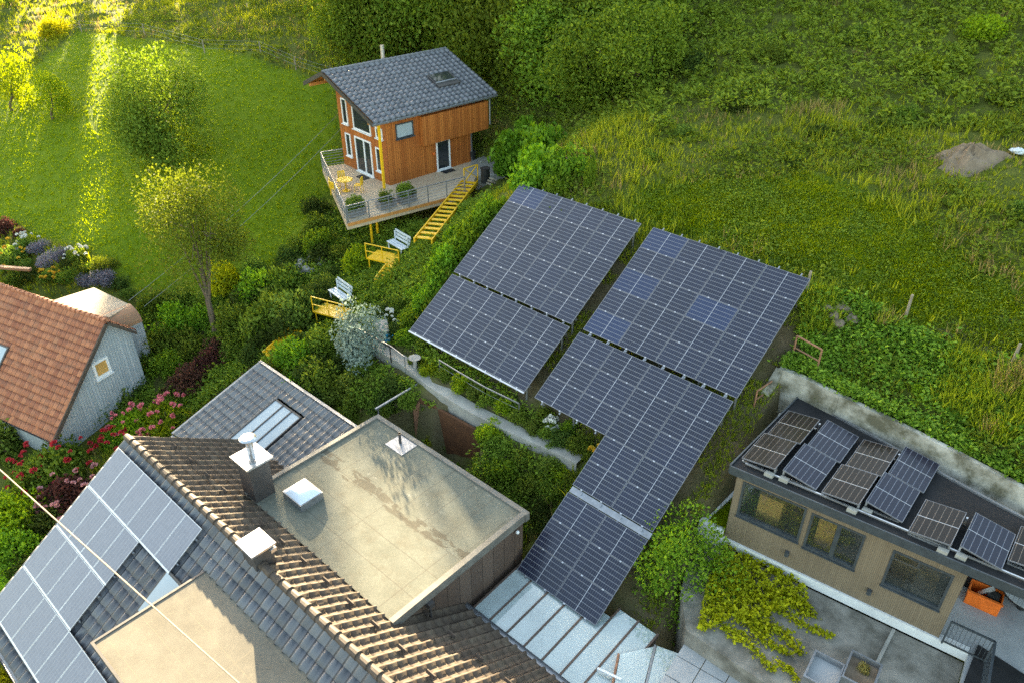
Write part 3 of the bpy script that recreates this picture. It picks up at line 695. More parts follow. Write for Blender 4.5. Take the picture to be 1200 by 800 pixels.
b = MB(); b.obox(o2 + wa*.05 + wd*.9, wa * 1.65, wd * .1, wn * .06); b.build('roller_cover', M['alu_dull'], rw)
# windows: proud white frames with deep set dark glass
def window(parent, org, ex, out, pts, frame=.08, sill=True, gm='glass_dark', fm='white', name='window', mull=()):
    """pts: polygon (x, z) on the wall plane; ex wall direction, out outward normal"""
    W3 = lambda p, d: org + ex * p[0] + UP * p[1] + out * d
    c = np.mean(np.array(pts), 0); b = MB(); k = len(pts)
    ins = []
    for p in pts:
        d = np.array(p) - c; ins.append(c + d * np.maximum(1 - frame / np.maximum(np.abs(d), .05), .1))
    for i in range(k):
        j = (i + 1) % k
        b.face([W3(pts[i], .06), W3(pts[j], .06), W3(ins[j], .06), W3(ins[i], .06)])
        b.face([W3(pts[i], .0), W3(pts[j], .0), W3(pts[j], .06), W3(pts[i], .06)])
        b.face([W3(ins[i], .06), W3(ins[j], .06), W3(ins[j], .012), W3(ins[i], .012)])
    zs = [p[1] for p in ins]; xs = [p[0] for p in ins]
    for x in mull: b.obox(W3((x - .045, min(zs)), .013), ex * .09, UP * (max(zs) - min(zs)), out * .055)
    f = b.build(name, M[fm], parent)
    b = MB(); b.face([W3(p, .014) for p in ins]); b.build('glass_pane', M[gm], f)
    if sill:
        x0, x1 = min(p[0] for p in pts), max(p[0] for p in pts); z0 = min(p[1] for p in pts)
        b = MB(); b.obox(W3((x0 - .06, z0 - .06), .0), ex * (x1 - x0 + .12), UP * .05, out * .14); b.build('sill', M[fm], f)
    return f
rect = lambda x0, x1, z0, z1: [(x0, z0), (x1, z0), (x1, z1), (x0, z1)]
gO = lambda *r: window(Wd, WC, wl, -wa, *r)
gO(rect(4.15, 4.75, 2.85, 4.45)); gO([(1.6,2.78),(3.55,2.78),(3.55,4.75),(1.6,3.95)]); gO(rect(.35, 1.05, 2.78, 3.45))
gO(rect(4.1, 4.7, .75, 2.25)); window(Wd, WC, wl, -wa, rect(1.75, 3.6, .03, 2.3), .1, True, 'glass_dark', 'white', 'door', (2.55,)); gO(rect(.7, 1.25, .65, 2.15))
window(Wd, WC, wa, -wl, rect(.7, 2.0, 2.75, 3.65), .07, True, 'glass_sky', 'anthracite')
window(Wd, WC, wa, -wl, rect(3.65, 4.75, .02, 1.98), .1, True, 'glass_dark', 'white', 'door')
MB().blob(WC + wa * 3.4 - wl * .1 + UP * 1.25, .09, 3, .1).build('wall_lamp', M['orange_box'], Wd)
# post carrying the roof corner
MB().box(wp(-.55,-.15,2.0), (.13,.13,4.0), -WA).build('post', M['yellow'], Wd)
# deck
DZW = 2.1
FL, FR, BL = pz(407,262,DZW), pz(549,225,DZW), pz(378,196,DZW); SR = pz(560,203,DZW)
dk = [FL, FR, SR, wp(6.5,-.0,0), wp(0,0,0), wp(0,5.3,0), BL]
b = MB(); b.prism(dk, DZW - .10, DZW - .01); deck = b.build('deck', M['timber_deck'], Wd)
b = MB()
for p, q in ((BL,FL),(FL,FR),(FR,SR)): b.bar(p - UP*.25, q - UP*.25, .07, .26)
b.build('fascia', M['timber_deck'], deck)
b = MB()
for p, q in ((FL,FR),): n = nrm(np.cross(q-p, UP)); b.bar(p - UP*.09 + n*.05, q - UP*.09 + n*.05, .05, .17)
for k in range(1, 7): f = k / 6; b.bar(FL + (FR-FL)*f - UP*.3 + wl*.1, FL + (FR-FL)*f - UP*.3 + wl * 1.6, .08, .2)
b.build('joist', M['timber_beam'], deck)
def railing(parent, pts, h, post, bar, nb, mp, mb, every=1.2, name='railing'):
    b = MB(); b2 = MB()
    for p, q in zip(pts[:-1], pts[1:]):
        L = np.linalg.norm(q - p); n = max(1, int(round(L / every)))
        for i in range(n + 1):
            c = p + (q - p) * i / n; b.box(c + UP * h / 2, (post, post, h))
        b.bar(p + UP * h, q + UP * h, post * 1.2, .05)
        for k in range(nb): z = h * (k + .6) / (nb + .4); b2.tube(p + UP*z, q + UP*z, bar, seg=5)
    r = b.build(name, M[mp], parent)
    if nb: b2.build('bar', M[mb], r)
    return r
railing(Wd, [FL + UP*.0 + (FR-FL)*.01, FL + (FR-FL)*.97], 1.0, .05, .014, 5, 'alu_dull', 'metal_grey')
railing(Wd, [BL + (FL-BL)*.01, FL], 1.0, .04, .014, 4, 'alu_dull', 'alu_dull', .8)
railing(Wd, [BL, wp(.1,5.25,0)], 1.0, .05, .02, 5, 'alu_dull', 'metal_grey')
# steel posts under the deck corner
for (x, y) in ((440,262),(447,256)):
    p = pz(x, y, DZW - .4) + wl * .55; g = gz(p[0], p[1]); MB().tube((p[0],p[1],g-.2), (p[0],p[1],DZW-.3), .07, seg=8).build('deck_post', M['yellow'], Wd)
for a_, l_ in ((-1.0,4.6),(.4,.4),(5.8,.4)):
    p = wp(a_, l_, 0); g = gz(p[0], p[1]); MB().tube((p[0],p[1],g-.3), (p[0],p[1],DZW-.3), .08, seg=8).build('deck_post', M['timber_beam'], Wd)
g_ = min(gz(*wp(3,2.5,0)[:2]), 1.5); b = MB(); b.prism([wp(1.5,.6,0), wp(6.3,.3,0), wp(6.3,5,0), wp(.8,5.1,0)], g_ - 1.5, DZW - .12); b.build('base', M['concrete'], Wd)
# things on the deck
def door_mat(c, ang, lab):
    b = MB(); b.box((0,0,.015), (.85,.5,.03), ang); tag(b.build('door_mat', M['black'], None, (0,0,0)), lab, 'door mat').location = Vector(c)
door_mat(wp(-.5,2.3,.0), -WA + PI/2*0, 'black mat before the glazed gable door of the timber house'); door_mat(wp(4.2,-.45,.0), PI/2 - WA, 'black mat before the side door of the timber house')
def planter(c, s, lab, grp, m='metal_grey'):
    t = thing('planter', lab, 'planter', c, grp); b = MB(); c = np.array(c, float)
    w, d, h = s; 
    for ox, oy, sx, sy in ((-w/2+.02,0,.04,d),(w/2-.02,0,.04,d),(0,-d/2+.02,w-.08,.04),(0,d/2-.02,w-.08,.04)):
        cc = c + wa * oy + wl * ox + UP * h/2; b.obox(cc - wl*sx/2 - wa*sy/2 - UP*h/2, wl*sx, wa*sy, UP*h)
    b.build('box', M[m], t); b = MB(); b.obox(c - wl*(w/2-.03) - wa*(d/2-.03) + UP*.05, wl*(w-.06), wa*(d-.06), UP*(h-.15)); b.build('soil', M['soil'], t); return t
PLANT_SPOTS = []
for f, lab in ((.06,'front corner'),(.30,'middle'),(.47,'yellow post')):
    c = FL + (FR - FL) * f + wl * .75 + wa * .55 + UP * 0; c[2] = DZW
    planter(c, (.55,1.1,.45), {'front corner':'grey box planter at the front corner of the timber deck','middle':'grey box planter midway along the timber deck railing','yellow post':'grey box planter beside the yellow post of the timber house'}[lab], None); PLANT_SPOTS.append((c + UP*.5, lab))
tc = pz(404,211,DZW + .7); tc[2] = DZW
t = thing('garden_table', 'round yellow garden table on the timber deck', 'table', tc)
MB().tube(tc + UP*.70, tc + UP*.74, .48, seg=20).build('tabletop', M['yellow_furn'], t)
b = MB(); b.tube(tc + UP*.03, tc + UP*.70, .04, seg=8); b.tube(tc, tc + UP*.03, .26, seg=12); b.build('pedestal', M['yellow_furn'], t)
def gchair(c, ang, lab):
    t = thing('garden_chair', lab, 'chair', c, 'yellow chairs around the deck table'); ca, sa = math.cos(ang), math.sin(ang); X = A3(ca, sa, 0); Y = A3(-sa, ca, 0); c = np.array(c, float)
    MB().obox(c - X*.22 - Y*.22 + UP*.43, X*.44, Y*.44, UP*.03).build('seat', M['yellow_furn'], t)
    b = MB()
    for k in range(4): b.obox(c - X*.22 + X*k*.12 + Y*.2 + UP*.5, X*.08, Y*.05, UP*.40)
    b.obox(c - X*.22 + Y*.2 + UP*.86, X*.44, Y*.055, UP*.06); b.build('backrest', M['yellow_furn'], t)
    for i in (-1, 1):
        for j in (-1, 1): MB().tube(c + X*i*.2 + Y*j*.2, c + X*i*.19 + Y*j*.19 + UP*.43, .02, seg=6).build('leg', M['yellow_furn'], t)
for i, (dx, dy, lab) in enumerate(((-.75,.35,'yellow garden chair on the house side of the deck table'),(.1,-.85,'yellow garden chair near the front railing of the deck'),(-.35,-.6,'yellow garden chair on the valley side of the deck table'),(.7,.45,'yellow garden chair closest to the glazed gable door'))):
    gchair(tc + A3(dx, dy, 0), math.atan2(dy, dx) - PI/2, lab)
# parts of the little yard behind the house
c = pz(560,192,2.1); b = MB(); b.obox((0,0,0), wa*2.2, wl*-.3, UP*.85); tag(b.build('concrete_block', M['white_wood'], None, (0,0,0)), 'pale concrete parapet block at the far corner of the timber house', 'wall').location = Vector(A3(c[0], c[1], gz(c[0], c[1]) - .1))
yard = [pz(548,203,2.1), pz(560,207,2.1), pz(592,207,2.1), pz(590,188,2.2), pz(570,180,2.2), pz(553,190,2.1)]
b = MB(); b.prism([p[:2] for p in yard], 1.2, 2.16); tag(b.build('paved_yard', M['path'], None, (-10,19,2)), kind='structure')
c = pz(569,214,2.16); c[2] = 2.16
t = thing('log_rack', 'dark barrel shaped stand with firewood beside the stair head', 'log rack', c); b = MB(); b.tube(c, c+UP*.9, .28, seg=14); b.tube(c+UP*.9, c+UP*.94, .31, seg=14); b.build('barrel', M['black'], t)
b = MB(); [b.tube(c + wl*-.35 + wa*(k*.12-.2) + UP*(.12+.13*(k%3)), c + wl*-.75 + wa*(k*.12-.2) + UP*(.12+.13*(k%3)), .06, seg=7) for k in range(5)]; b.build('log', M['bark_pale'], t)
c = pz(553,187,2.16); t = thing('pot', 'black plant pot at the rear corner of the timber house', 'plant pot', A3(c[0], c[1], 2.16)); MB().tube(A3(c[0],c[1],2.16), A3(c[0],c[1],2.75), .2, .28, 12).build('pot_body', M['black'], t)

# ------------------------------------------------------------------ yellow steel stairs
def stairs(p, q, w, lab, rail=0, n=None):
    p = np.array(p, float); q = np.array(q, float); d = q - p; h = nrm(A3(d[0], d[1], 0)); s = np.cross(UP, h)
    t = thing('staircase', lab, 'staircase', q, 'yellow steel stairs down the garden'); n = n or max(4, int(abs(d[2]) / .19))
    for sg_ in (-1, 1): b = MB(); b.bar(p + s*sg_*w/2, q + s*sg_*w/2, .07, .26); b.build('stringer', M['yellow'], t)
    for i in range(n):
        c = p + d * (i + .5) / n; b = MB(); b.obox(c - s*w/2 - h*.14 + UP*.03, s*w, h*.25, UP*.04); b.build('tread', M['yellow'], t)
    for sg_ in ([-1, 1][:rail] if rail else []):
        b = MB()
        for f in (0, .5, 1): c = p + d*f + s*sg_*w/2; b.tube(c, c + UP*.95, .025, seg=6)
        b.tube(p + s*sg_*w/2 + UP*.95, q + s*sg_*w/2 + UP*.95, .028, seg=6); b.build('handrail', M['yellow'], t)
    return t
top = pz(551,213,DZW); lowp = gp(497,303)
low = A3(lowp[0], lowp[1], lowp[2] + 1.0); stairs(top, low, .95, 'upper yellow steel stair from the timber deck down behind the hedge', 0, 15)
b = MB(); [b.bar(top + wa*k + wl*-.1, top + wa*k + wl*-.1 + UP*1.0, .05) for k in (-.55,.55)]; b.bar(top + wa*-.55 + wl*-.1+UP*1.0, top + wa*.55 + wl*-.1+UP*.1, .05); b.bar(top + wa*-.55+ wl*-.1+UP*.1, top + wa*.55+ wl*-.1+UP*1.0, .05)
b.bar(top + wa*-.55+ wl*-.1+UP*1.0, top + wa*.55+ wl*-.1+UP*1.0, .05); tag(b.build('stair_gate', M['yellow'], None, top), 'yellow cross braced gate at the head of the steel stair', 'gate')
def landing(px, w, l, lab, rail=True, ang=.3):
    g = gp(*px); g = g + UP*.4; ca, sa = math.cos(ang), math.sin(ang); X = A3(ca, sa, 0); Y = A3(-sa, ca, 0)
    t = thing('landing', lab, 'stair landing', g - UP*.4); MB().obox(g - X*w/2 - Y*l/2, X*w, Y*l, UP*.08).build('platform', M['yellow'], t)
    for i in (-1, 1):
        for j in (-1, 1): MB().tube(g + X*i*w*.45 + Y*j*l*.45 - UP*.9, g + X*i*w*.45 + Y*j*l*.45, .035, seg=6).build('leg', M['yellow'], t)
    if rail:
        b = MB(); c = g - Y*l/2
        for f in (-.5, 0, .5): b.tube(c + X*w*f, c + X*w*f + UP*.95, .03, seg=6)
        for z in (.5, .95): b.tube(c - X*w/2 + UP*z, c + X*w/2 + UP*z, .03, seg=6)
        b.build('railing', M['yellow'], t)
    return g
l1 = landing((456,311), 2.1, 1.1, 'yellow landing below the timber deck beside the upper bench')
stairs(l1 + A3(1.0,-.5,.05), A3(*(gp(446,335)[:2]), gp(446,335)[2] + .15), .9, 'short yellow stair below the upper landing', 0, 6)
l2 = landing((394,374), 2.0, 1.0, 'yellow landing in the garden beside the lower bench')
stairs(A3(*gp(352,395)[:2], gp(352,395)[2] + .5), A3(*gp(314,424)[:2], gp(314,424)[2] + .3), .9, 'lowest yellow stair arriving at the corner of the annex roof', 0, 9)
def bench(px, ang, lab, dz=.0):
    g = gp(*px) + UP*dz; ca, sa = math.cos(ang), math.sin(ang); X = A3(ca, sa, 0); Y = A3(-sa, ca, 0)
    t = thing('bench', lab, 'bench', g, None); L = 1.5
    b = MB(); [b.obox(g - X*L/2 - Y*(.25 - k*.17) + UP*.43, X*L, Y*.14, UP*.04) for k in range(3)]; b.build('seat', M['bench'], t)
    b = MB(); [b.obox(g - X*L/2 + Y*(.29 + k*.05) + UP*(.55 + k*.17), X*L, Y*.03, UP*.14) for k in range(3)]; b.build('backrest', M['bench'], t)
    for s in (-1, 1):
        MB().obox(g + X*s*.62 - X*.03 - Y*.22, X*.06, Y*.05, UP*.43).build('leg', M['bench'], t); MB().obox(g + X*s*.62 - X*.03 + Y*.24, X*.06, Y*.05, UP*1.0).build('leg', M['bench'], t)
bench((467,298), -.12, 'bluish white bench under the timber deck beside the upper yellow landing', .15)
bench((400,362), -.12, 'bluish white bench beside the lower yellow landing', .45)
# stone ring in the garden
g = gp(364,318); t = thing('fire_ring', 'grey stone fire ring in the planting below the timber house', 'fire ring', g)
for i in range(13): a = i * 2*PI/13; MB().blob(g + A3(math.cos(a)*.62, math.sin(a)*.62, .22 + .2*(i % 2)), (.24,.24,.26), i, .18, (7,5)).build('stone', M['stone'], t)
for k, (x, y) in enumerate(((375,322),(352,311),(378,312))):
    g = gp(x, y); tag(MB().blob((0,0,.12), (.42,.3,.24), 20 + k, .2, (9,6)).build('boulder', M['stone'], None, (0,0,0), True), ('large grey boulder on the downhill side of the fire ring','grey boulder on the uphill left of the fire ring','flat grey boulder to the right of the fire ring')[k], 'boulder').location = Vector(g)
# bins and path, lower garden
g = gp(449,394); t = thing('storage_box', 'grey wooden storage box beside the silvery blue green tree', 'storage box', g); MB().box(g + UP*.28, (1.0,.5,.56), -.6).build('box', M['stone'], t); MB().box(g + UP*.59, (1.08,.56,.05), -.6).build('lid', M['stone'], t)
g = gp(454,398); t = thing('watering_can', 'bright blue watering can in front of the grey storage box', 'watering can', g)
MB().tube(g, g + UP*.38, .2, .17, 12).build('can', M['blue'], t); MB().path([g + A3(.18,0,.1), g + A3(.45,0,.42)], .035, 6).build('spout', M['blue'], t); MB().path([g + A3(-.15,0,.36), g + A3(-.05,0,.52), g + A3(.12,0,.36)], .02, 6).build('handle', M['blue'], t)
PATHPX = [(424,398),(447,412),(470,424),(487,437),(505,452),(530,468),(560,486),(600,506),(640,524),(680,543)]
PT = [gp(*p) for p in PATHPX]
b = MB(); wv = .56
for i in range(len(PT)-1):
    p, q = PT[i], PT[i+1]; t_ = nrm(A3(q[0]-p[0], q[1]-p[1], 0)); n = A3(-t_[1], t_[0], 0)*wv/2
    if i == 0: pa, pb = p - n, p + n
    qa, qb = q - n, q + n
    z = UP*.22; b.face([pa + z, qa + z, qb + z, pb + z]); b.face([pa - UP, qa - UP, qa + z, pa + z]); b.face([pb - UP, pb + z, qb + z, qb - UP]); pa, pb = qa, qb
tag(b.build('garden_path', M['path'], None, PT[4]), kind='structure')
def nside(i, s): 
    t_ = nrm(A3(*(PT[i+1] - PT[i])[:2], 0)); return PT[i] + A3(-t_[1], t_[0], 0) * s
t = thing('path_railing', 'thin grey railing with posts along the pale garden path above the rust brown wall', 'railing', PT[4])
railing(t, [nside(4, .55) + UP*.2, nside(5, .55) + UP*.2, nside(6, .55) + UP*.2, nside(7, .55) + UP*.2], .9, .03, .008, 2, 'metal_grey', 'metal_grey', 2.0, 'rail_frame')
t = thing('path_railing', 'thin grey railing with posts at the upper end of the pale garden path', 'railing', PT[1])
railing(t, [nside(0, -.5) + UP*.2, nside(1, -.5) + UP*.2, nside(2, -.5) + UP*.2, nside(3, -.5) + UP*.2], .9, .035, .01, 1, 'metal_grey', 'metal_grey', 1.6, 'rail_frame')
g = gp(487,434) + UP*.2; t = thing('bird_bath', 'round stone bird bath at the bend of the garden path', 'bird bath', g); MB().tube(g, g + UP*.42, .1, .08, 10).build('pedestal', M['stone'], t); MB().tube(g + UP*.42, g + UP*.5, .14, .28, 16).build('bowl', M['path'], t)
# corten retaining wall, wooden return and handrail
cw = [pz(492,466,-.45), pz(566,507,-.55), pz(600,528,-.8)]
b = MB(); b.strip([tuple(p) for p in cw], .12, -3.6, 0); tag(b.build('retaining_wall', M['corten'], None, (cw[0][0], cw[0][1], -3.4)), 'rust brown steel retaining wall below the pale garden path', 'wall')
p, q = pz(440,479,-.2), pz(494,447,-.2); t = thing('handrail', 'grey steel handrail running from the garden path to the felt flat roof', 'handrail', p - UP*.9)
b = MB(); b.bar(p, q, .07, .07); b.build('rail', M['alu_dull'], t)
for f in (.05, .95): c = p + (q-p)*f; b = MB(); b.tube(c - UP*1.3, c, .03, seg=6); b.build('post', M['metal_grey'], t)
# red-brown timber wall beside the rust wall
b = MB(); b.strip([tuple(pz(484,478,-.9)), tuple(pz(493,467,-.5))], .12, -3.6, 0); tag(b.build('wooden_screen', M['rust_rail'], None, tuple(cw[0] - UP*3)), 'short reddish screen at the left end of the rust brown wall', 'screen')

# ------------------------------------------------------------------ neighbouring house with terracotta roof
LD = A3(.965, .262, 0); LQ = A3(.262, -.965, 0); LE = A3(-15.7, -4.25, 0.0); LT = math.radians(44); LL_ = 6.2
lq = LQ * math.cos(LT) - UP * math.sin(LT); lnq = LQ * math.sin(LT) + UP * math.cos(LT); lq2 = -LQ * math.cos(LT) - UP * math.sin(LT)
L = thing('neighbour_house', 'pale blue boarded house with terracotta tiled roof at the left edge', 'house', LE - UP*5.5)
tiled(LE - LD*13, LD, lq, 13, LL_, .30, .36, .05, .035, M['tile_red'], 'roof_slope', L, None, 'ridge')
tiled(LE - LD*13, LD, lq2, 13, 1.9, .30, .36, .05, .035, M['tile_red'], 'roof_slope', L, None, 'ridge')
b = MB(); [b.tube(LE - LD*(13 - i*.36) + UP*.06, LE - LD*(13 - i*.36 - .4) + UP*.08, .11, .135, 8) for i in range(36)]; b.build('ridge_cap', M['tile_red'], L)
MB().obox(LE - UP*.16 + lq*.02, LD*.05, lq*(LL_-.02), lnq*.2).build('verge_board', M['ridge'], L); MB().obox(LE - UP*.16, LD*.05, lq2*1.9, lnq*.0 + UP*.2).build('verge_board', M['ridge'], L)
b = MB(); g0 = LE - LD*.35; b.face([g0 - UP*.15, g0 + lq2*1.8 - UP*.15, g0 + lq2*1.8 - UP*5.5, g0 + lq*5.9 - UP*2.2, g0 + lq*5.9 - UP*.15])
b.face([g0 + lq*5.9 - UP*.15, g0 + lq*5.9 - UP*3, g0 + lq*5.9 - UP*3 - LD*12, g0 + lq*5.9 - UP*.15 - LD*12]); b.build('wall', M['timber_blue'], L)
wc = ppl(119,431, g0, LD); window(L, wc, LQ, LD, rect(-.45,.45,-.45,.5), .13, True, 'interior', 'white')
rwp = [ppl(x, y, LE, lnq) for x, y in ((0,404),(14,408),(0,430))]
s0 = rwp[1] + lnq*.1; b = MB(); b.obox(s0 - LD*1.1, LD*1.1, lq*1.25, lnq*.1); rw = b.build('roof_window', M['metal_dark'], L); b = MB(); b.obox(s0 - LD*1.02 + lq*.08 + lnq*.1, LD*.94, lq*1.08, lnq*.012); b.build('glass_pane', M['glass_sky'], rw)
gutter(LE + lq*LL_ - LD*13, LE + lq*LL_ + LD*.1, L)
# lower porch roof with rounded brown edge beyond the ridge
zt = -1.1; pp = [pz(x, y, zt) for x, y in ((62,352),(110,337),(152,357),(128,372),(100,366))]
t = thing('porch', 'beige flat porch roof with rounded brown metal edge beyond the terracotta roof', 'porch', A3(-17,-2,-4.5))
b = MB(); b.prism([p[:2] for p in pp], zt - .12, zt); b.build('roof', M['canvas'], t)
e0, e1, e2 = pz(152,357,zt), pz(113,374,zt), pz(128,384,zt)
b = MB(); K = 7; a0, a1 = pz(152,356,zt) , pz(112,372,zt); dv = nrm(np.cross(a1 - a0, UP)); dv = dv if dv @ LD > 0 else -dv
for i in range(K):
    f0, f1 = i/K*PI/2, (i+1)/K*PI/2; P_ = lambda f, a: a + dv*math.sin(f)*1.0 + UP*(math.cos(f) - 1)*.75 + UP*.01
    b.face([P_(f0,a0), P_(f0,a1), P_(f1,a1), P_(f1,a0)])
b.build('rounded_edge', M['copper'], t)
b = MB(); b.prism([(a0 + dv*.9)[:2], (a1 + dv*.9)[:2], (a1 - dv*1.2)[:2], (a0 - dv*1.2)[:2]], -5, zt - .8); b.build('wall', M['timber_grey'], t)
c = pz(163,415,-2.6); b = MB(); b.obox((0,0,0), LQ*1.7, LD*.12, UP*2.0); tag(b.build('wooden_fence', M['timber_grey'], None, (0,0,0)), 'grey weathered board fence beside the pale blue gable', 'fence').location = Vector(pz(150,398,-2.4) - UP*2.0)
b = MB(); b.bar((-2.2,-1.4,0), (1.0,.7,0), .24, .16); tag(b.build('wooden_beam', M['copper'], None, (0,0,0)), 'brown beam above the flower bed behind the terracotta roof', 'beam').location = Vector(gp(20,330) + UP*.9)
b = MB(); [b.tube((x, y, -1.5), (x, y, 0), .06, seg=6) for x, y in ((-1.8,-1.1),(.6,.45))]; 
# white porch detail at the bottom left
g = gp(8,775); t = thing('garden_wall', 'pale concrete edging wall below the panel covered roof at the lower left', 'wall', g); b = MB(); p, q = gp(0,765), gp(40,800); b.strip([(p[0],p[1],p[2]+.7),(q[0],q[1],q[2]+.7)], .35, p[2]-.5, 0); b.build('wall', M['path'], t)
# overhead cable
p0, p1 = A3(-16.5, -22.0, 5.9), A3(8.9, -11.8, 4.6)
q0, q1 = ray(0, 550), ray(280, 800)
c0, c1 = CAM + q0 * 19.5, CAM + q1 * 14.0
d_ = c1 - c0; b = MB(); pts = [c0 - d_*1.2 + d_*3.0*i/24 - UP*.0 for i in range(25)]; b.path(pts, .014, 6)
tag(b.build('overhead_cable', M['rope'], None, c0), 'tan overhead cable crossing above the panel covered roof', 'cable')
# ------------------------------------------------------------------ flat roofed annex on the right with sand brown facade
PB = A3(13.6, 4.32, 0); bd = nrm(A3(8.38, .86, 0)); bo = A3(bd[1], -bd[0], 0); bi = -bo
def bp(a, z, d=0): return PB + bd * a + bo * d + UP * z
B = thing('garden_building', 'long low building with sand brown slatted facade and black flat roof at the right', 'building', bp(3, -.7))
wins = [(.27,2.40,.55,2.08), (2.56,4.22,.47,2.0), (5.03,6.72,.40,1.93)]
x0, x1, zb, zt_ = .03, 7.0, -.68, 2.42
b = MB(); th = .22
def wb(a0, a1, z0, z1): b.obox(bp(a0, z0, -th), bd * (a1 - a0), bo * th, UP * (z1 - z0))
cur = x0
for a0, a1, z0, z1 in wins:
    wb(cur, a0, zb, zt_); wb(a0, a1, zb, z0); wb(a0, a1, z1, zt_); cur = a1
wb(cur, x1, zb, zt_); b.build('facade', M['facade'], B)
for i, (a0, a1, z0, z1) in enumerate(wins):
    fr = .075; b = MB()
    for q in ((a0,a0+fr,z0,z1),(a1-fr,a1,z0,z1),(a0+fr,a1-fr,z0,z0+fr),(a0+fr,a1-fr,z1-fr,z1)): b.obox(bp(q[0],q[2],-.12), bd*(q[1]-q[0]), bo*.14, UP*(q[3]-q[2]))
    if i == 1: m_ = (a0+a1)/2 - .02; b.obox(bp(m_,z0+fr,-.10), bd*.14, bo*.1, UP*(z1-z0-2*fr))
    f = b.build('window', M['anthracite'], B)
    b = MB(); b.obox(bp(a0+fr,z0+fr,-.07), bd*(a1-a0-2*fr), bo*.01, UP*(z1-z0-2*fr)); b.build('glass_pane', M['window_glass'], f)
    b = MB(); b.obox(bp(a0-.02,z0-.05,0.002), bd*(a1-a0+.04), bo*.07, UP*.045); b.build('sill', M['anthracite'], f)
b = MB(); D_ = 3.6
b.obox(bp(x0+.02,zb,-th-D_), bd*(x1-x0-.04), bo*.15, UP*3.1); b.obox(bp(x0+.02,zb,-th-D_+.15), bd*.15, bo*(D_-.15), UP*3.1)
b.build('rear_wall', M['plaster'], B)
b = MB(); b.obox(bp(x1-.2,zb,-th-D_+.15), bd*.18, bo*(D_-.15), UP*3.1); b.build('end_wall', M['render_white'], B)
b = MB(); b.obox(bp(x0+.2,zb+.02,-th-D_+.2), bd*(x1-x0-.45), bo*(D_-.25), UP*.06); b.build('interior_floor', M['interior_floor'], B)
b = MB(); b.obox(bp(.75,-.6,-1.3), bd*.8, bo*.7, UP*1.9); b.obox(bp(1.1,-.6,-2.6), bd*.9, bo*.5, UP*2.2); b.obox(bp(2.75,-.6,-1.2), bd*.55, bo*.6, UP*2.1); b.obox(bp(5.1,-.6,-2.4), bd*1.4, bo*.8, UP*.75); b.build('interior_cabinet', M['interior'], B)
b = MB(); b.obox(bp(x0+.2,zt_-.04,-th-D_+.2), bd*(x1-x0-.45), bo*(D_-.25), UP*.03); b.build('ceiling', M['white'], B)
e0_, e1_ = bp(-.14, 0, .27), bp(9.6, 0, .27)
roofp = [e0_[:2], e1_[:2], (24.5, 7.35), (20.32, 7.95), (13.5, 9.15)]
b = MB(); b.prism(roofp, 2.43, 2.70); b.build('roof', M['roof_black'], B)
b = MB(); p = bp(-.16,2.42,.28); b.obox(p, bd*9.8, bo*.05, UP*.32); p2 = A3(13.49,9.17,2.42)
b.obox(p, (p2 - p)*1.0, nrm(A3(-1,.0,0))*.05, UP*.33); b.build('fascia', M['anthracite'], B)
b = MB(); b.bar((13.5,9.13,2.73),(20.3,7.95,2.73), .1, .08); b.bar((20.3,7.95,2.73),(24.5,7.35,2.73), .1, .08); b.build('edge_trim', M['metal_grey'], B)
b = MB(); b.bar(bp(.2,2.80,-.02), bp(9.6,2.80,-.02), .05, .05); b.build('panel_rail', M['alu'], B)
for i in range(8): a_ = .55 + i * .98; MB().tube(bp(a_,2.40,.14), bp(a_,2.43,.14), .055, seg=8).build('downlight', M['white'], B)
for a_ in (2.18, 4.82):
    b = MB(); b.tube(bp(a_,-.16,.09), bp(a_,.02,.09), .075, seg=10); b.obox(bp(a_-.03,-.12,0), bd*.06, bo*.09, UP*.1); b.build('wall_lamp', M['anthracite'], B)
b = MB(); b.obox(bp(-.7,-1.05,-.2), bd*8.55, bo*.27, UP*.365); b.build('plinth', M['render_white'], B)
# planter of white walls at the left end, planted with grass
pl = [pz(820,608,-.35), pz(861,548,-.35), pz(868,553,-.35), pz(868,640,-.7)]
t = thing('planter_wall', 'white L shaped planter wall filled with grass at the left end of the sand brown facade', 'planter', A3(pl[0][0], pl[0][1], -1.5))
q0 = bp(-.80,0,.05); q1 = A3(13.05, 7.2, 0)
b = MB(); b.strip([(q1[0],q1[1],-.1),(q0[0],q0[1],-.36)], .22, -2.6, 0); b.build('side_wall', M['render_white'], t)
b = MB(); b.strip([(q0[0]-.1,q0[1],-.36),(*bp(-.02,0,.05)[:2],-.36)], .22, -2.6, 0); b.build('front_wall', M['render_white'], t)
b = MB(); b.prism([bp(-.70,0,0)[:2], bp(0,0,0)[:2], bp(0,0,-2.8)[:2], (13.15,7.1)], -2, -.5); b.build('soil', M['soil'], t)
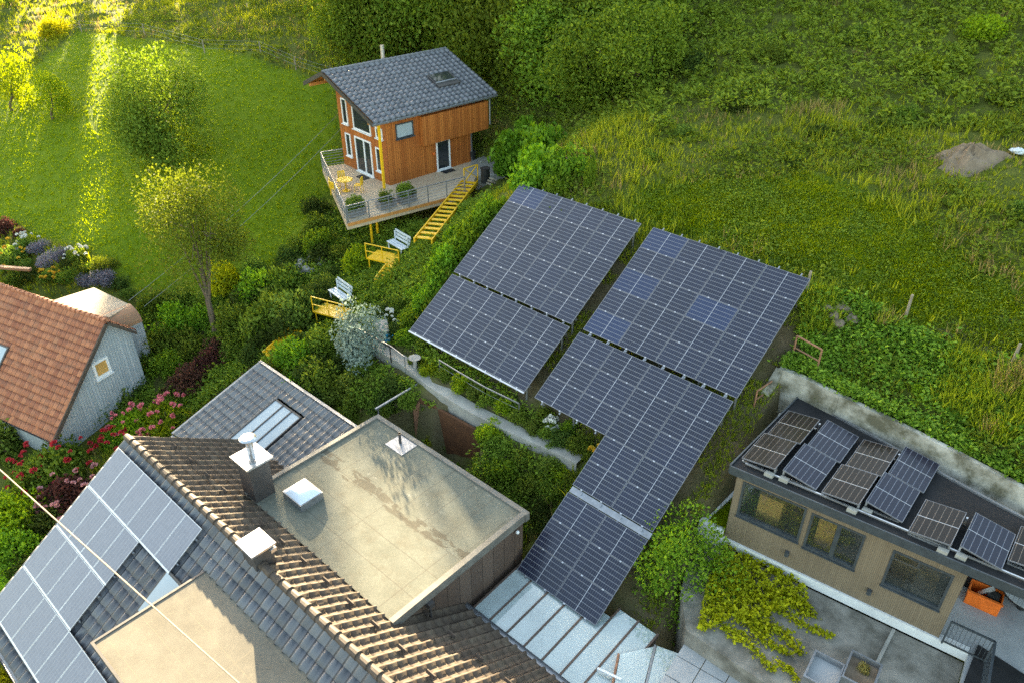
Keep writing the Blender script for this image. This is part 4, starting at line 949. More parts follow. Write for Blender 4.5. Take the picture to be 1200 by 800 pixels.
# modules on the flat roof, tilted in opposed pairs
PVN = pv_mesh(1.70, 1.13, 'pv_navy', mid=True, clamps=False, fr=.014, frame='pv_frame'); PVZ = pv_mesh(1.70, 1.13, 'pv_bronze', mid=True, clamps=False, fr=.014, frame='pv_frame')
COLS = [(205,415,2),(345,470,2),(485,535,2),(635,580,2),(790,672,1),(965,738,1),(1140,775,1)]
for i, (cx, cy, n) in enumerate(COLS):
    up = 1 if i % 2 == 0 else -1
    c = pz(800 + cx/3, 400 + cy/3, 2.84)
    along = nrm(A3(.03,1,0)); acr = nrm(A3(1,.09,0)); tl = math.radians(8.5)
    ac = acr * math.cos(tl) + UP * math.sin(tl) * up; nn = nrm(np.cross(ac, along))
    o = c + UP * (.0 if up > 0 else .165)
    lab = ['bronze tinted solar panel pair at the left end of the black flat roof','navy solar panel pair next to the leftmost bronze pair on the black flat roof','bronze tinted solar panel pair in the middle of the black flat roof','navy solar panel pair fourth from the left on the black flat roof','single bronze tinted solar panel on the black flat roof','single navy solar panel right of the single bronze one on the black flat roof','solar panel cut by the right picture edge on the black flat roof'][i]
    t = thing('roof_solar_panel', lab, 'solar panel', c, 'tilted panels on the black flat roof')
    for k in range(n):
        x = link('module', PVZ if i % 2 == 0 else PVN, t); x.matrix_local = basis(o + along * (1.72 * k) - c, along, -ac, nn) if False else basis(o + along * (1.72 * k) + ac * 1.13 - c, along, -ac, nrm(np.cross(along, -ac)))
    for f in (.1, 1.7 * n - .2):
        b = MB(); p = c + along * f; b.obox(A3(p[0],p[1],2.705), acr*1.02, along*.06, UP*.05); hx = p + acr*(1.06 if up > 0 else .0); b.obox(A3(hx[0],hx[1],2.705), acr*.05, along*.08, UP*(.29)); b.build('mount', M['alu'], t)
    b = MB(); p = c - along*.12 + acr*(.85 if up > 0 else .0); b.obox(A3(p[0],p[1],2.705), acr*.28, along*.16, UP*.13); b.build('ballast_block', M['path'], t)
# terrace at the right with crate, round table, railing, dark hatch
tz = -.72
b = MB(); b.prism([bp(7.02,0,.05)[:2], bp(12.5,0,.05)[:2], bp(12.5,0,-3.4)[:2], bp(7.02,0,-3.4)[:2]], tz - .3, tz); b.prism([bp(7.85,0,1.9)[:2], bp(12.5,0,1.9)[:2], bp(12.5,0,.052)[:2], bp(7.85,0,.052)[:2]], tz - .3, tz); tag(b.build('paved_terrace', M['paver'], None, bp(8,tz)), kind='structure')
c = pz(1150,706,tz); t = thing('crate', 'orange plastic crate with tools under the black roof edge', 'crate', c)
X_, Y_ = bd, bi; w, d, h = .95, .62, .5; b = MB()
b.obox(c - X_*w/2 - Y_*d/2, X_*w, Y_*d, UP*.04)
for o, a, e in ((c - X_*w/2 - Y_*d/2, X_*w, Y_*.04), (c - X_*w/2 + Y_*(d/2-.04), X_*w, Y_*.04), (c - X_*w/2 - Y_*(d/2-.04), X_*.04, Y_*(d-.08)), (c + X_*(w/2-.04) - Y_*(d/2-.04), X_*.04, Y_*(d-.08))): b.obox(o + UP*.04, a, e, UP*h)
b.obox(c - X_*(w/2+.03) - Y_*(d/2+.03) + UP*h, X_*(w+.06), Y_*.08, UP*.06); b.build('crate_body', M['orange_box'], t)
b = MB(); b.bar(c + UP*.3 - X_*.2, c + UP*.72 + X_*.15 + Y_*.1, .16, .05); b.build('tool', M['alu'], t); b = MB(); b.box(c + UP*.42 + X_*.2, (.34,.3,.3)); b.build('bag', M['black'], t)
b = MB(); b.box(c - X_*.1 + Y_*.62 + UP*.25, (1.1,.45,.5), math.atan2(bd[1], bd[0])); tag(b.build('storage_box', M['black'], None, c + Y_*.6), 'black box on the terrace behind the orange crate', 'box')
c = pz(1196,712,tz); t = thing('round_table', 'round wooden disc leaning table on the terrace at the right picture edge', 'table', c)
MB().tube(c + UP*.66, c + UP*.72, .72, seg=28).build('tabletop', M['timber_grey'], t); MB().tube(c + UP*.655, c + UP*.70, .75, seg=28).build('rim', M['black'], t); MB().tube(c, c + UP*.66, .12, seg=10).build('pedestal', M['black'], t)
t = thing('railing', 'blue grey steel railing panel at the right end of the sand brown facade', 'railing', bp(7.2,tz,.2))
r0, r1, r2 = bp(7.12,tz,.10), bp(8.28,tz,.10), bp(8.35,tz,1.75)
railing(t, [r0, r1], 1.0, .05, .012, 0, 'anthracite', 'anthracite', 1.2, 'frame'); railing(t, [r1, r2], 1.0, .06, .012, 5, 'anthracite', 'anthracite', 1.7, 'frame')
b = MB(); [b.bar(r0 + (r1-r0)*f + UP*.1, r0 + (r1-r0)*f + UP*.98, .025, .012) for f in np.linspace(.08,.92,9)]; b.build('baluster', M['anthracite'], t)
b = MB(); b.bar(r0 + UP*.1, r1 + UP*.1, .04); b.build('bottom_rail', M['anthracite'], t)
hp = [pz(*q, tz + .02) for q in ((1146,755),(1200,790),(1215,850),(1110,850))]
b = MB(); b.prism([p[:2] for p in hp], tz + .004, tz + .05); tag(b.build('floor_hatch', M['roof_black'], None, hp[0]), 'dark rectangular floor hatch in the terrace at the lower right', 'hatch')

# ------------------------------------------------------------------ retaining walls
b = MB()
up_px = [(914,430,3.55),(940,440,3.6),(985,462,3.6),(1050,493,3.5),(1120,528,3.4),(1200,570,3.3),(1290,620,3.2)]
up_w = [pz(*q) for q in up_px]
b.strip([tuple(p) for p in up_w], .2, -.9, 0)
tag(b.build('retaining_wall', M['white_wood'], None, (*up_w[1][:2], -.9)), 'flaking whitewashed concrete wall holding the hillside behind the black flat roof', 'wall')
b = MB(); lf = [(914,432,3.5),(898,458,2.8),(890,486,2.0),(879,520,1.1),(866,552,.2)]
b.strip([tuple(pz(*q)) for q in lf], .3, -1.2, 0); tag(b.build('retaining_wall', M['white_wood'], None, pz(*lf[2])), 'stepped flaking wall descending beside the left end of the black flat roof', 'wall')
def hoop(px, z, w, h, ang, lab):
    c = pz(*px, z); ca, sa = math.cos(ang), math.sin(ang); X = A3(ca, sa, 0); t = thing('guard_rail', lab, 'guard rail', c)
    b = MB(); b.path([c - X*w/2, c - X*w/2 + UP*h, c + X*w/2 + UP*h, c + X*w/2], .035, 6); b.build('frame', M['rust_rail'], t); b = MB(); b.tube(c - X*w/2 + UP*h*.5, c + X*w/2 + UP*h*.5, .03, seg=6); b.build('crossbar', M['rust_rail'], t)
hoop((942,428), 3.55, 1.1, 1.0, -.25, 'rust brown hoop rail on top of the whitewashed wall corner'); hoop((895,470), 2.3, 1.3, .8, 1.45, 'rust brown hoop rail leaning along the stepped wall beside the solar tables')
LWt = -1.06
SLZ = -1.12
slab = [bp(-.95,0,.075)[:2], *[pz(x, y, SLZ)[:2] for x, y in ((798,690),(804,738),(905,806),(1000,868))], bp(7.84,0,3.3)[:2], bp(7.84,0,.075)[:2]]
b = MB(); b.prism(slab, -4.6, SLZ); tag(b.build('concrete_terrace', M['concrete'], None, (*bp(3,0,1)[:2], SLZ)), 'stained concrete terrace block below the white plinth, partly covered by ivy', 'terrace')
p, q = pz(1047,738,SLZ), pz(1022,788,SLZ); MB().bar(p + UP*.03, q + UP*.03, .10, .06).build('drain_channel', M['path'], None, p); tag(bpy.data.objects['drain_channel'], 'pale narrow strip running across the stained concrete terrace', 'drain strip')
cz0 = -1.85
pv_ = MB()
for i in range(3):
    for j in range(3):
        o = pz(806,748,cz0) + A3(.99,.10,0)*(i*.82) + A3(.10,-.99,0)*(j*.82); pv_.obox(o, A3(.99,.10,0)*.79, A3(.10,-.99,0)*.79, UP*(.05 + .004*((i+j) % 2)))
tag(pv_.build('paving', M['paver'], None, (16,0,cz0)), kind='structure')
for k, (px, py, lab) in enumerate(((966,786,'grey rimmed planting trough at the bottom edge, left of the pipe'),(1010,786,'grey blue planting trough with dry stems at the bottom edge under the pipe'))):
    c = pz(px, py, -.55); w, d, h = .9, 1.1, .7
    t = thing('planter', lab, 'planter', c - UP*.65); o = c - bd*w/2 + bo*.0
    b = MB()
    for q, a, e in ((o - bo*d/2, bd*w, bo*.06), (o + bo*(d/2-.06), bd*w, bo*.06), (o - bo*(d/2-.06), bd*.06, bo*(d-.12)), (o + bd*(w-.06) - bo*(d/2-.06), bd*.06, bo*(d-.12))): b.obox(q - UP*.65, a, e, UP*.7)
    b.build('box', M['metal_grey'], t); b = MB(); b.obox(o - bo*(d/2-.06) + bd*.06 - UP*.5, bd*(w-.12), bo*(d-.12), UP*.35); b.build('soil', M['paver' if k == 0 else 'soil'], t)
    b = MB(); b.box(c - UP*.62, (.6,.7,.06)); b.build('base', M['anthracite'], t)
# small things by the lowest table
g = pz(739,707,-3.4); t = thing('sun_lounger', 'dark slatted lounger with pale cushion beside the lowest solar table', 'lounger', g)
Lx = nrm(A3(.45,-1,0)); Ly = A3(-Lx[1], Lx[0], 0)
b = MB(); b.obox(g - Lx*.75 - Ly*.3 + UP*.28, Lx*1.5, Ly*.6, UP*.06); b.build('seat', M['black'], t)
b = MB(); b.obox(g - Lx*.7 - Ly*.24 + UP*.345, Lx*.55, Ly*.48, UP*.08); b.build('cushion', M['bench'], t)
for i in (-1, 1):
    for j in (-1, 1): MB().box(g + Lx*i*.68 + Ly*j*.26 + UP*-.35, (.06,.06,1.25)).build('leg', M['black'], t)
b = MB(); b.prism([pz(x, y, -3.5)[:2] for x, y in ((715,690),(745,668),(800,690),(770,740),(720,735))], -5, -3.55); tag(b.build('stone_ledge', M['path'], None, pz(745,700,-3.5)), kind='structure')
g = pz(774,697,-3.4); tag(MB().blob((0,0,.12), (.5,.32,.22), 5, .2, (9,6)).build('pale_stone', M['render_white'], None, (0,0,0), False), 'pale flat stone beside the bright green tree', 'stone').location = Vector(g)
# ------------------------------------------------------------------ small things on the hill
def fencepost(px, h, lab, m='bark_pale', grp=None):
    g = gp(*px); b = MB(); b.tube((0,0,-.3), (0,0,h), .06, .05, 7); x = b.build('fence_post', M[m], None, (0,0,0)); x.location = Vector(g); tag(x, lab, 'post', grp)
fencepost((1061,372), .95, 'weathered post in the grass right of the heap of cuttings'); fencepost((1184,430), .95, 'weathered post in the rough grass near the right picture edge'); fencepost((944,345), 1.0, 'thin stake at the right corner of the upper solar tables')
FP = [(96,38),(170,42),(240,62),(306,64),(347,82)]
for p in FP: fencepost(p, 1.0, 'weathered fence post along the upper edge of the mown lawn', 'bark_pale', 'posts of the lawn fence')
b = MB(); fpts = [gp(*p) for p in [(60,22)] + FP + [(392,96)]]
for z in (.35, .7, 1.0): b.path([p + UP*z for p in fpts], .006, 4)
tag(b.build('fence_wire', M['metal_grey'], None, fpts[0]), 'thin wire strung along the fence posts above the lawn', 'wire')
g = gp(1135,188)
V = []; 
b = MB(); nr, na = 7, 22; rg = np.random.default_rng(3)
prof = lambda r: 1.0 * (1 - r) ** .8 if r < 1 else 0
def mp(i, j):
    r = i / nr; a = 2*PI*(j % na)/na; k = 1 + .16*math.sin(3*a+1) + .1*math.sin(7*a); x, y = r*k*1.7*math.cos(a), r*k*1.15*math.sin(a)
    wx, wy = g[0] + E_R[0]*x*.9 - E_F[0]*y + E_R[0]*.0, g[1] + E_R[1]*x*.9 - E_F[1]*y
    return A3(wx, wy, gz(wx, wy) - .1 + prof(r) * .8 * (1 + .2*math.sin(5*a + r*9)))
for i in range(nr):
    for j in range(na):
        if i == 0: b.face([mp(0,0), mp(1,j), mp(1,j+1)])
        else: b.face([mp(i,j), mp(i+1,j), mp(i+1,j+1), mp(i,j+1)])
tag(b.build('soil_heap', M['soil'], None, g), 'bare brown heap of earth in the tall grass at the upper right', 'earth heap')
for k, (x, y) in enumerate(((975,372),(986,366),(997,378),(966,366),(981,382))):
    q = gp(x, y); tag(MB().blob((0,0,.15), (.30,.24,.2), 60+k, .28, (9,6)).build('rubble_stone', M['rubble'], None, (0,0,0)), 'grey brown stone of the small rubble heap right of the solar tables', 'stone', 'stones of the rubble heap').location = Vector(q)
q = gp(1193,180); tag(MB().blob((0,0,.1), (.38,.22,.12), 9, .25, (9,6)).build('tarpaulin', M['bench'], None, (0,0,0)), 'crumpled pale blue tarpaulin beside the earth heap', 'tarpaulin').location = Vector(q)
# ------------------------------------------------------------------ ground sheet
LAWN = gpoly([(-60,140),(0,95),(45,75),(92,36),(160,45),(300,70),(392,98),(402,180),(385,240),(345,300),(300,345),(262,372),(215,350),(150,335),(120,300),(60,285),(0,262),(-60,262)])
MOWN = gpoly([(735,238),(770,222),(870,206),(960,214),(1060,248),(1130,298),(1200,345),(1230,420),(1120,398),(1015,345),(950,318),(845,286),(770,262)])
YARD = gpoly([(840,560),(780,690),(700,722),(760,650),(862,473),(900,430),(880,520)])
SOILP = [[(-2.4,4.2),(14.4,4.2),(14.4,11.3),(-2.4,11.3)], [(8.6,-.8),(14.6,-1.6),(14.6,4.2),(8.6,4.2)]]
GARDEN = gpoly([(280,345),(345,300),(400,235),(450,265),(520,250),(600,215),(530,320),(480,390),(690,520),(610,640),(443,480),(300,425),(205,500),(120,480),(170,350)])
x = np.arange(-112, 46, .42); y = np.arange(-30, 92, .42); GX, GY = np.meshgrid(x, y)
GZ = terrain(GX, GY)
jx = GX + .5 * vnoise(GX * 1.1, GY * 1.1, 1); jy = GY + .5 * vnoise(GX * 1.1, GY * 1.1, 5)
lawn = inpoly(jx, jy, LAWN); mown = inpoly(jx, jy, MOWN); soil = inpoly(jx, jy, YARD) | inpoly(jx, jy, SOILP[0]) | inpoly(jx, jy, SOILP[1]); gard = inpoly(jx, jy, GARDEN) & ~soil
for q_, r_ in (((892,238),.7),((900,270),.55),((936,272),.8),((868,207),.5),((1005,262),.45),((1112,376),.45),((1126,385),.45),((1140,392),.45),((1155,399),.45),((1170,406),.45),((1192,365),.6)):
    c_ = gp(*q_); soil |= np.hypot(jx - c_[0], (jy - c_[1])*1.6) < r_
hard = GY < -1.2; hard &= GX > 8
bump = np.where(lawn, .03, np.where(mown, .12, .22)) * vnoise(GX * .9, GY * .9, 2) + np.where(lawn, .02, .1) * vnoise(GX * 2.3, GY * 2.3, 3)
GZ2 = GZ + np.where(soil | hard | (GZ < -4), .2, 1) * bump
idx = np.arange(GX.size).reshape(GX.shape)
F = np.stack([idx[:-1,:-1], idx[:-1,1:], idx[1:,1:], idx[1:,:-1]], -1).reshape(-1, 4)
V = np.stack([GX, GY, GZ2], -1).reshape(-1, 3)
def ground_mat():
    m, nt, b = newmat('hillside ground'); k = N(nt); pset(b, .95, .1); o = k.obj()
    at = k.n('ShaderNodeAttribute', attribute_name='cover'); r, g, bl = k.sep(at.outputs['Vector'])
    n1 = k.ramp(k.noise(o, .45, 6, .65), .35, .65); n2 = k.ramp(k.noise(o, 3.5, 6, .7), .3, .7); n3 = k.noise(o, 14, 4, .7)
    mead = k.mix(n1, (.09,.11,.018), (.15,.16,.032)); mead = k.mix(k.math('MULTIPLY', n2, .5), mead, (.045,.065,.012))
    lw = k.mix(n1, (.12,.18,.005), (.175,.235,.009)); lw = k.mix(k.math('MULTIPLY', n2, .35), lw, (.065,.12,.006))
    mw = k.mix(n1, (.085,.16,.008), (.12,.20,.012)); mw = k.mix(k.math('MULTIPLY', k.ramp(k.noise(o, .9, 6, .7), .70, .75), .6), mw, (.30,.26,.17))
    so = k.mix(n2, (.10,.075,.045), (.17,.13,.085)); so = k.mix(k.math('MULTIPLY', n1, .5), so, (.06,.08,.02))
    c = k.mix(r, mead, lw); c = k.mix(g, c, mw); c = k.mix(bl, c, so)
    c = k.mix(k.math('MULTIPLY', k.ramp(n3, .3, .75), .3), c, (.03,.04,.008)); k.l(c, b.inputs['Base Color'])
    k.bump(n3, .8, .08, b); return m
M['ground'] = ground_mat()
me = npmesh('hillside', V, F, M['ground'])
def soft(a, n=2):
    a = a.astype(np.float32)
    for _ in range(n):
        p = np.pad(a, 1, mode='edge'); a = (p[:-2,1:-1] + p[2:,1:-1] + p[1:-1,:-2] + p[1:-1,2:] + 2*a) / 6
    return a
ca_ = me.attributes.new('cover', 'FLOAT_VECTOR', 'POINT')
gsoft = (np.stack([soft(lawn, 2), soft(mown, 5), soft(soil | hard | (gard & (vnoise(GX*1.3, GY*1.3, 9) > -.1)), 1)], -1).astype(np.float32)).reshape(-1, 3)
ca_.data.foreach_set('vector', gsoft.ravel()); me.polygons.foreach_set('use_smooth', [True] * len(me.polygons))
tag(link('hillside', me), kind='structure')
# ------------------------------------------------------------------ leaves
LM = {}
for nm, a, c, tr_ in (('mid',(.065,.11,.012),(.165,.225,.03),.28), ('bright',(.12,.20,.012),(.26,.34,.02),.4), ('dark',(.032,.058,.010),(.080,.115,.022),.22),
    ('purple',(.06,.03,.022),(.12,.055,.04),.3), ('blue',(.12,.165,.145),(.24,.30,.26),.2), ('olive',(.075,.125,.018),(.17,.235,.04),.30),
    ('yellow',(.22,.26,.01),(.42,.43,.02),.4), ('wood',(.075,.13,.013),(.185,.25,.03),.36), ('laurel',(.08,.165,.012),(.19,.31,.03),.35),
    ('ivy',(.22,.27,.010),(.50,.52,.02),.3), ('weed',(.10,.175,.018),(.22,.31,.04),.35), ('straw',(.21,.18,.06),(.36,.30,.11),.4), ('grass',(.14,.195,.015),(.30,.335,.038),.45),
    ('lawn',(.145,.205,.005),(.235,.295,.010),.45), ('bracken',(.115,.185,.02),(.26,.345,.045),.35), ('mown',(.15,.235,.008),(.25,.335,.014),.45), ('lavender',(.13,.13,.15),(.24,.22,.27),.25)):
    LM[nm] = mat_leaf('leaf ' + nm, a, c, tr_)
FLW = {k: mat('petal ' + k, c, None, 4, .6) for k, c in dict(pink=(.80,.22,.26), red=(.52,.03,.045), white=(.80,.79,.72), yellow=(.80,.50,.03), rose=(.62,.30,.32)).items()}
def quads(P, D, S, asp=.55, bend=.25, rg=RNG):
    """leaf diamonds: P centre, D main direction, S size"""
    n = len(P); r = rg.normal(size=(n, 3)); s = np.cross(D, r); s /= np.linalg.norm(s, axis=1)[:, None] + 1e-9
    t = np.cross(s, D); S = S[:, None]
    a = P - D*S*.5; c = P + D*S*.5 - t*S*bend*.5; m = P + t*S*bend*.3
    V = np.stack([a, m - s*S*asp*.5, c, m + s*S*asp*.5], 1).reshape(-1, 3)
    return V, np.arange(4*n).reshape(n, 4)
def crown_mesh(name, seed, n, leaf, m, lobes=14, flat=.75, dome=True, spread=.62, up=.25, asp=.6, thin=.3):
    rg = np.random.default_rng(seed); C = []
    while len(C) < lobes:
        d = rg.normal(size=3); d /= np.linalg.norm(d)
        if dome: d[2] = abs(d[2])
        C.append(d * spread * rg.uniform(.55, 1.08))
    C = np.array(C); C[:, 2] *= flat; R = rg.uniform(.24, .46, lobes)
    k = rg.integers(0, lobes, n); d = rg.normal(size=(n, 3)); d /= np.linalg.norm(d, axis=1)[:, None]
    rad = np.where(rg.random(n) < .72, rg.uniform(.82, 1.1, n), rg.uniform(.2, .85, n)); rad = np.where(rg.random(n) < .06, rad * 1.22, rad)
    P = C[k] + d * (R[k] * rad)[:, None]
    if dome: P[:, 2] = np.abs(P[:, 2])
    D = d * .7 + rg.normal(size=(n, 3)) * .7 + np.array([0, 0, up]); D /= np.linalg.norm(D, axis=1)[:, None]
    S = leaf * rg.uniform(.6, 1.35, n)
    if not dome:
        o = np.array([0, 0, 0.]); 
        for ax in range(3): lo, hi = np.percentile(P[:, ax], 2), np.percentile(P[:, ax], 98); o[ax] = (lo + hi) / 2
        P -= o; C = C - o; sc = np.array([2 / (np.percentile(P[:, ax], 97) - np.percentile(P[:, ax], 3)) for ax in range(3)]); P *= sc; C = C * sc
    V, F = quads(P, D, S, asp, .25, rg); me = npmesh(name, V, F, m); return me, C, R
BUSH = {}
def bush_mesh(kind, v):
    key = (kind, v)
    if key not in BUSH:
        mname = kind.split('_')[0]; fine = kind.endswith('_fine'); big = kind.endswith('_big'); tall = kind.endswith('_tall')
        BUSH[key] = crown_mesh('foliage', 100 + v * 17 + sum(map(ord, kind)), 4200 if fine else (2600 if big else 2800), .085 if fine else (.15 if big else .12), LM[mname], 16, 1.0, True, .62, .3 if not tall else .8, .55)[0]
    return BUSH[key]
CNT = [0]
def shrub(px, py, r, kind='mid', label=None, group=None, hf=1.0, name='shrub', flowers=None, base=None, cat='shrub', nfl=14, flr=1.0):
    """px, py: middle of the shrub in the survey photo, r: half width in survey pixels"""
    CNT[0] += 1; r *= 1.22 if base is None else 1; g = gp(px, py + r * .45) if base is None else np.array(base, float); dist = np.linalg.norm(g - CAM); R = r * dist / 900
    t = thing(name, label, cat, g - UP * .05, group)
    f = link('foliage', bush_mesh(kind, CNT[0] % 3), t); f.rotation_euler = (0, 0, CNT[0] * 2.4); f.scale = (R * 1.08, R * (.95 + .2*((CNT[0]*7 % 5)/5)), R * 1.15 * hf)
    s = MB().tube((0,0,-.2), (.03*R,.02*R,R*.6*hf), .05*max(R,.5), .02*max(R,.5), 6); s.v = [p + WLOC[t.name] for p in s.v]; s.build('stem', M['bark'], t)
    if flowers:
        rg = np.random.default_rng(CNT[0]); fm = flower_mesh(flowers)
        for i in range(nfl):
            d = rg.normal(size=3); d[2] = abs(d[2]) + .25; d -= E_F * .6 * rg.random(); d /= np.linalg.norm(d)
            x = link('flower', fm, t); x.location = Vector(d * A3(R, R, R*1.2*hf) * rg.uniform(.92, 1.08)); k = flr * rg.uniform(.7, 1.3); x.scale = (k, k, k); x.rotation_euler = (rg.uniform(-.5,.5), rg.uniform(-.5,.5), rg.uniform(0,6))
    return t
FM = {}
def flower_mesh(c):
    if c not in FM:
        rg = np.random.default_rng(5); n = 26; d = rg.normal(size=(n,3)); d[:,2] = np.abs(d[:,2]); d /= np.linalg.norm(d,axis=1)[:,None]
        V, F = quads(d * .10, d, np.full(n, .13), .9, .2, rg); FM[c] = npmesh('flower', V, F, FLW[c])
    return FM[c]
TREE = {}
def tree_mesh(kind, v, n=11000, leaf=.088, lobes=30):
    key = (kind, v)
    if key not in TREE: TREE[key] = crown_mesh('crown', 900 + v * 31 + sum(map(ord, kind)), n, leaf, LM[kind], lobes, 1.0, False, .66, .15, .6)
    return TREE[key]
def tree(base, h, r, kind, label, group=None, v=0, lean=(0,0), rz=1.0, bark='bark', name='tree', n=11000, leaf=.088, lobes=30, tr=None, low=.5, stems=False):
    """base point, height of the crown centre, crown radius"""
    base = np.array(base, float); t = thing(name, label, 'tree', base - UP*.1, group)
    me, C, R = tree_mesh(kind, v, n, leaf, lobes); c = A3(lean[0], lean[1], h)
    f = link('crown', me, t); f.location = Vector(c); f.scale = (r, r, r * rz); f.rotation_euler = (0, 0, v * 1.3 + base[0])
    b = MB(); tr = tr or .055 * r + .03; mid = c * .55 + A3(.1*r, -.05*r, 0); top = c + A3(0,0,.2*r)
    b.path([A3(0,0,-.3), A3(0.02,0,h*.25), mid, top], [tr*1.25, tr, tr*.75, tr*.3], 8)
    a = v * 1.3 + base[0]
    if stems:
        b = MB(); fk = A3(c[0]*.08, c[1]*.08, h*.36); b.path([A3(0,0,-.3), A3(.03,0,h*.18), fk], [tr*1.2, tr, tr*.9], 8)
        for j, (ox, oy) in enumerate(((-.55,-.1),(-.25,.2),(.05,-.2),(.3,.15),(.5,-.05),(-.05,.4))):
            e = c + (E_R*ox + E_F*oy)*r*.8 + UP*r*(.25 - .3*abs(ox)); b.path([fk - UP*.1*j, fk*.62 + e*.38 - UP*.15, e*.75 + fk*.25, e], [tr*.5, tr*.4, tr*.28, tr*.1], 6)
    for i in range(0, len(C), 3):
        q = C[i]; q = A3(q[0]*math.cos(a) - q[1]*math.sin(a), q[0]*math.sin(a) + q[1]*math.cos(a), q[2]*rz) * r * .9
        if stems: b.path([c + q*.3, c + q*.7, c + q], [tr*.2, tr*.14, tr*.06], 5); continue
        s = A3(0,0,h*.25)*.3 + mid*.7 if q[2] < 0 else mid * .6 + top * .4
        b.path([s, (s + c + q)/2 + A3(0,0,-.06*r), c + q], [tr*.45, tr*.3, tr*.1], 5)
    b.v = [p + WLOC[t.name] for p in b.v]; b.build('trunk', M[bark], t); return t
def tree_px(bpx, cpx, rpx, kind, label, **kw):
    g = gp(*bpx); d = np.linalg.norm(g - CAM); c = ppl(cpx[0], cpx[1], g, E_F) - g
    return tree(g, max(c[2], .6), rpx * d / 900, kind, label, lean=(c[0], c[1]), **kw)

tree_px((186,192), (184,127), 40, 'mid', 'large round crowned tree standing alone on the mown lawn', v=0, n=17000, rz=1.1, leaf=.075, name='round_tree')
tree_px((253,392), (228,268), 43, 'mid', 'slender multi stemmed tree with loose pale crown above the garden corner', v=1, n=13000, leaf=.06, lobes=15, bark='bark', rz=1.12, tr=.17, name='loose_tree', stems=True)
tree_px((62,140), (60,108), 14, 'bright', 'small sunlit tree at the left of the lawn', v=2, n=2600, leaf=.13, lobes=10, rz=1.3, name='small_tree')
tree_px((14,130), (14,95), 17, 'bright', 'sunlit tree cut by the left picture edge', v=3, n=2600, leaf=.13, lobes=10, rz=1.35, name='small_tree')
shrub(66, 33, 15, 'yellow_fine', 'yellow green bush at the upper left corner of the lawn fence', hf=.9)
# wood above the timber house
WG = 'trees of the wood above the timber house'
for i, (bx, by, cy, r, v) in enumerate(((412,72,35,30,0),(440,66,14,42,1),(478,58,0,44,2),(520,60,8,40,0),(556,66,14,42,1),(590,80,30,44,2),(618,100,48,42,0),(560,40,-30,55,1),(500,30,-40,55,2),(430,30,-45,52,0),(630,40,-10,52,1))):
    tree_px((bx,by), (bx + (i*13 % 9) - 4, cy), r, 'wood', 'dark leafy tree in the wood directly behind the timber house roof', group=WG, v=v, rz=1.2)
for i, (bx, by, cy, r, v) in enumerate(((655,112,62,48,1),(700,120,70,46,2),(742,112,60,44,0),(680,70,20,50,2),(740,60,14,48,1))):
    tree_px((bx,by), (bx, cy), r, 'wood', 'rounded dense tree of the thicket right of the timber house', group='thicket right of the timber house', v=v, rz=.9)
tree_px((712,40), (708,2), 34, 'yellow', 'sunlit yellow green tree at the top edge above the thicket', v=4, n=5000, leaf=.08, lobes=14, name='sunlit_tree')
# trees of the wood that run on past the picture's upper edge (they carry the shade lying over the slope)
FAR = [(-85,18.0,7.5,2.0),(-86,21.2,8,1.5),(-84,27.0,7.5,1.5),(-87,28.6,8,1.5),(-84,33.2,8,1.7),(-86,36,8.5,1.9),(-88,42.6,9,2.6),(-83,46,9,3),(-80,15,5,1.6)]
FAR += [(-58,37,9.5,3.6),(-55,42,10,4),(-60,46,10,4.2),(-52,47,10,4.2),(-57,52,10,4.4),(-48,52,10,4.4),(-52,57,10,4.4),(-46,46,9,4),(-44,57,10,4.4),(-60,58,10,4.4),(-50,63,10,4.4)]
k = 0; rg = np.random.default_rng(12)
for (u, v) in [(-34,34),(-30,39),(-38,38),(-26,42),(-34,44),(-42,43),(-22,37),(-18,42),(-27,48),(-14,38),(-20,48),(-12,45),(-8,41),(-24,55),(-16,53),(-6,49),(-31,54)]:
    px, py, dd = proj(A3(u, v, gz(u, v) + 8))
    tree((u, v, gz(u, v)), 6.5 + 1.5*rg.random(), 4.2 + rg.random(), 'wood', 'tall tree deep in the wood at the top edge of the picture', WG, v=k % 3, rz=1.4); k += 1
for (u, v, h, r) in FAR:
    tree((u, v, gz(u, v)), h, r, 'wood', 'tall tree beyond the upper left corner of the lawn', 'trees beyond the lawn corner', v=k % 3, rz=1.5 if r > 2.9 else 2.6); k += 1

# shrubs by place ------------------------------------------------------------
for i, (x, y, r) in enumerate(((580,244,17),(566,260,19),(552,276,20),(539,292,20),(526,307,19),(515,323,18),(506,339,16),(499,354,14),(534,280,15),(518,298,14))):
    shrub(x, y, r, 'laurel_big', 'glossy green shrub of the hedge between the yellow stair and the upper left solar table', 'hedge shrubs beside the stair', 1.45, 'hedge_shrub')
for i, (x, y, r) in enumerate(((612,168,30),(640,172,32),(662,192,27),(628,200,30),(600,190,20),(655,215,18))):
    shrub(x, y, r, 'laurel_big', 'rounded bright green laurel in the clump right of the timber house', 'laurel clump', 1.2, 'laurel')
g = gp(691,218); t = thing('cypress', 'narrow columnar cypress beside the laurel clump', 'tree', g, None)
d = np.linalg.norm(g - CAM); f = link('foliage', bush_mesh('laurel_tall', 0), t); f.scale = (8*d/900, 8*d/900, 50*d/900); s = MB().tube(g, g + UP*1.5, .06); s.build('trunk', M['bark'], t)
shrub(424, 300, 20, 'bright', 'bright lime green acer below the timber deck', hf=1.3); shrub(404, 295, 16, 'mid', 'green shrub left of the lime green acer', hf=1.1)
shrub(264, 325, 20, 'yellow', 'brilliant yellow green bush behind the slender tree trunk', hf=1.35)
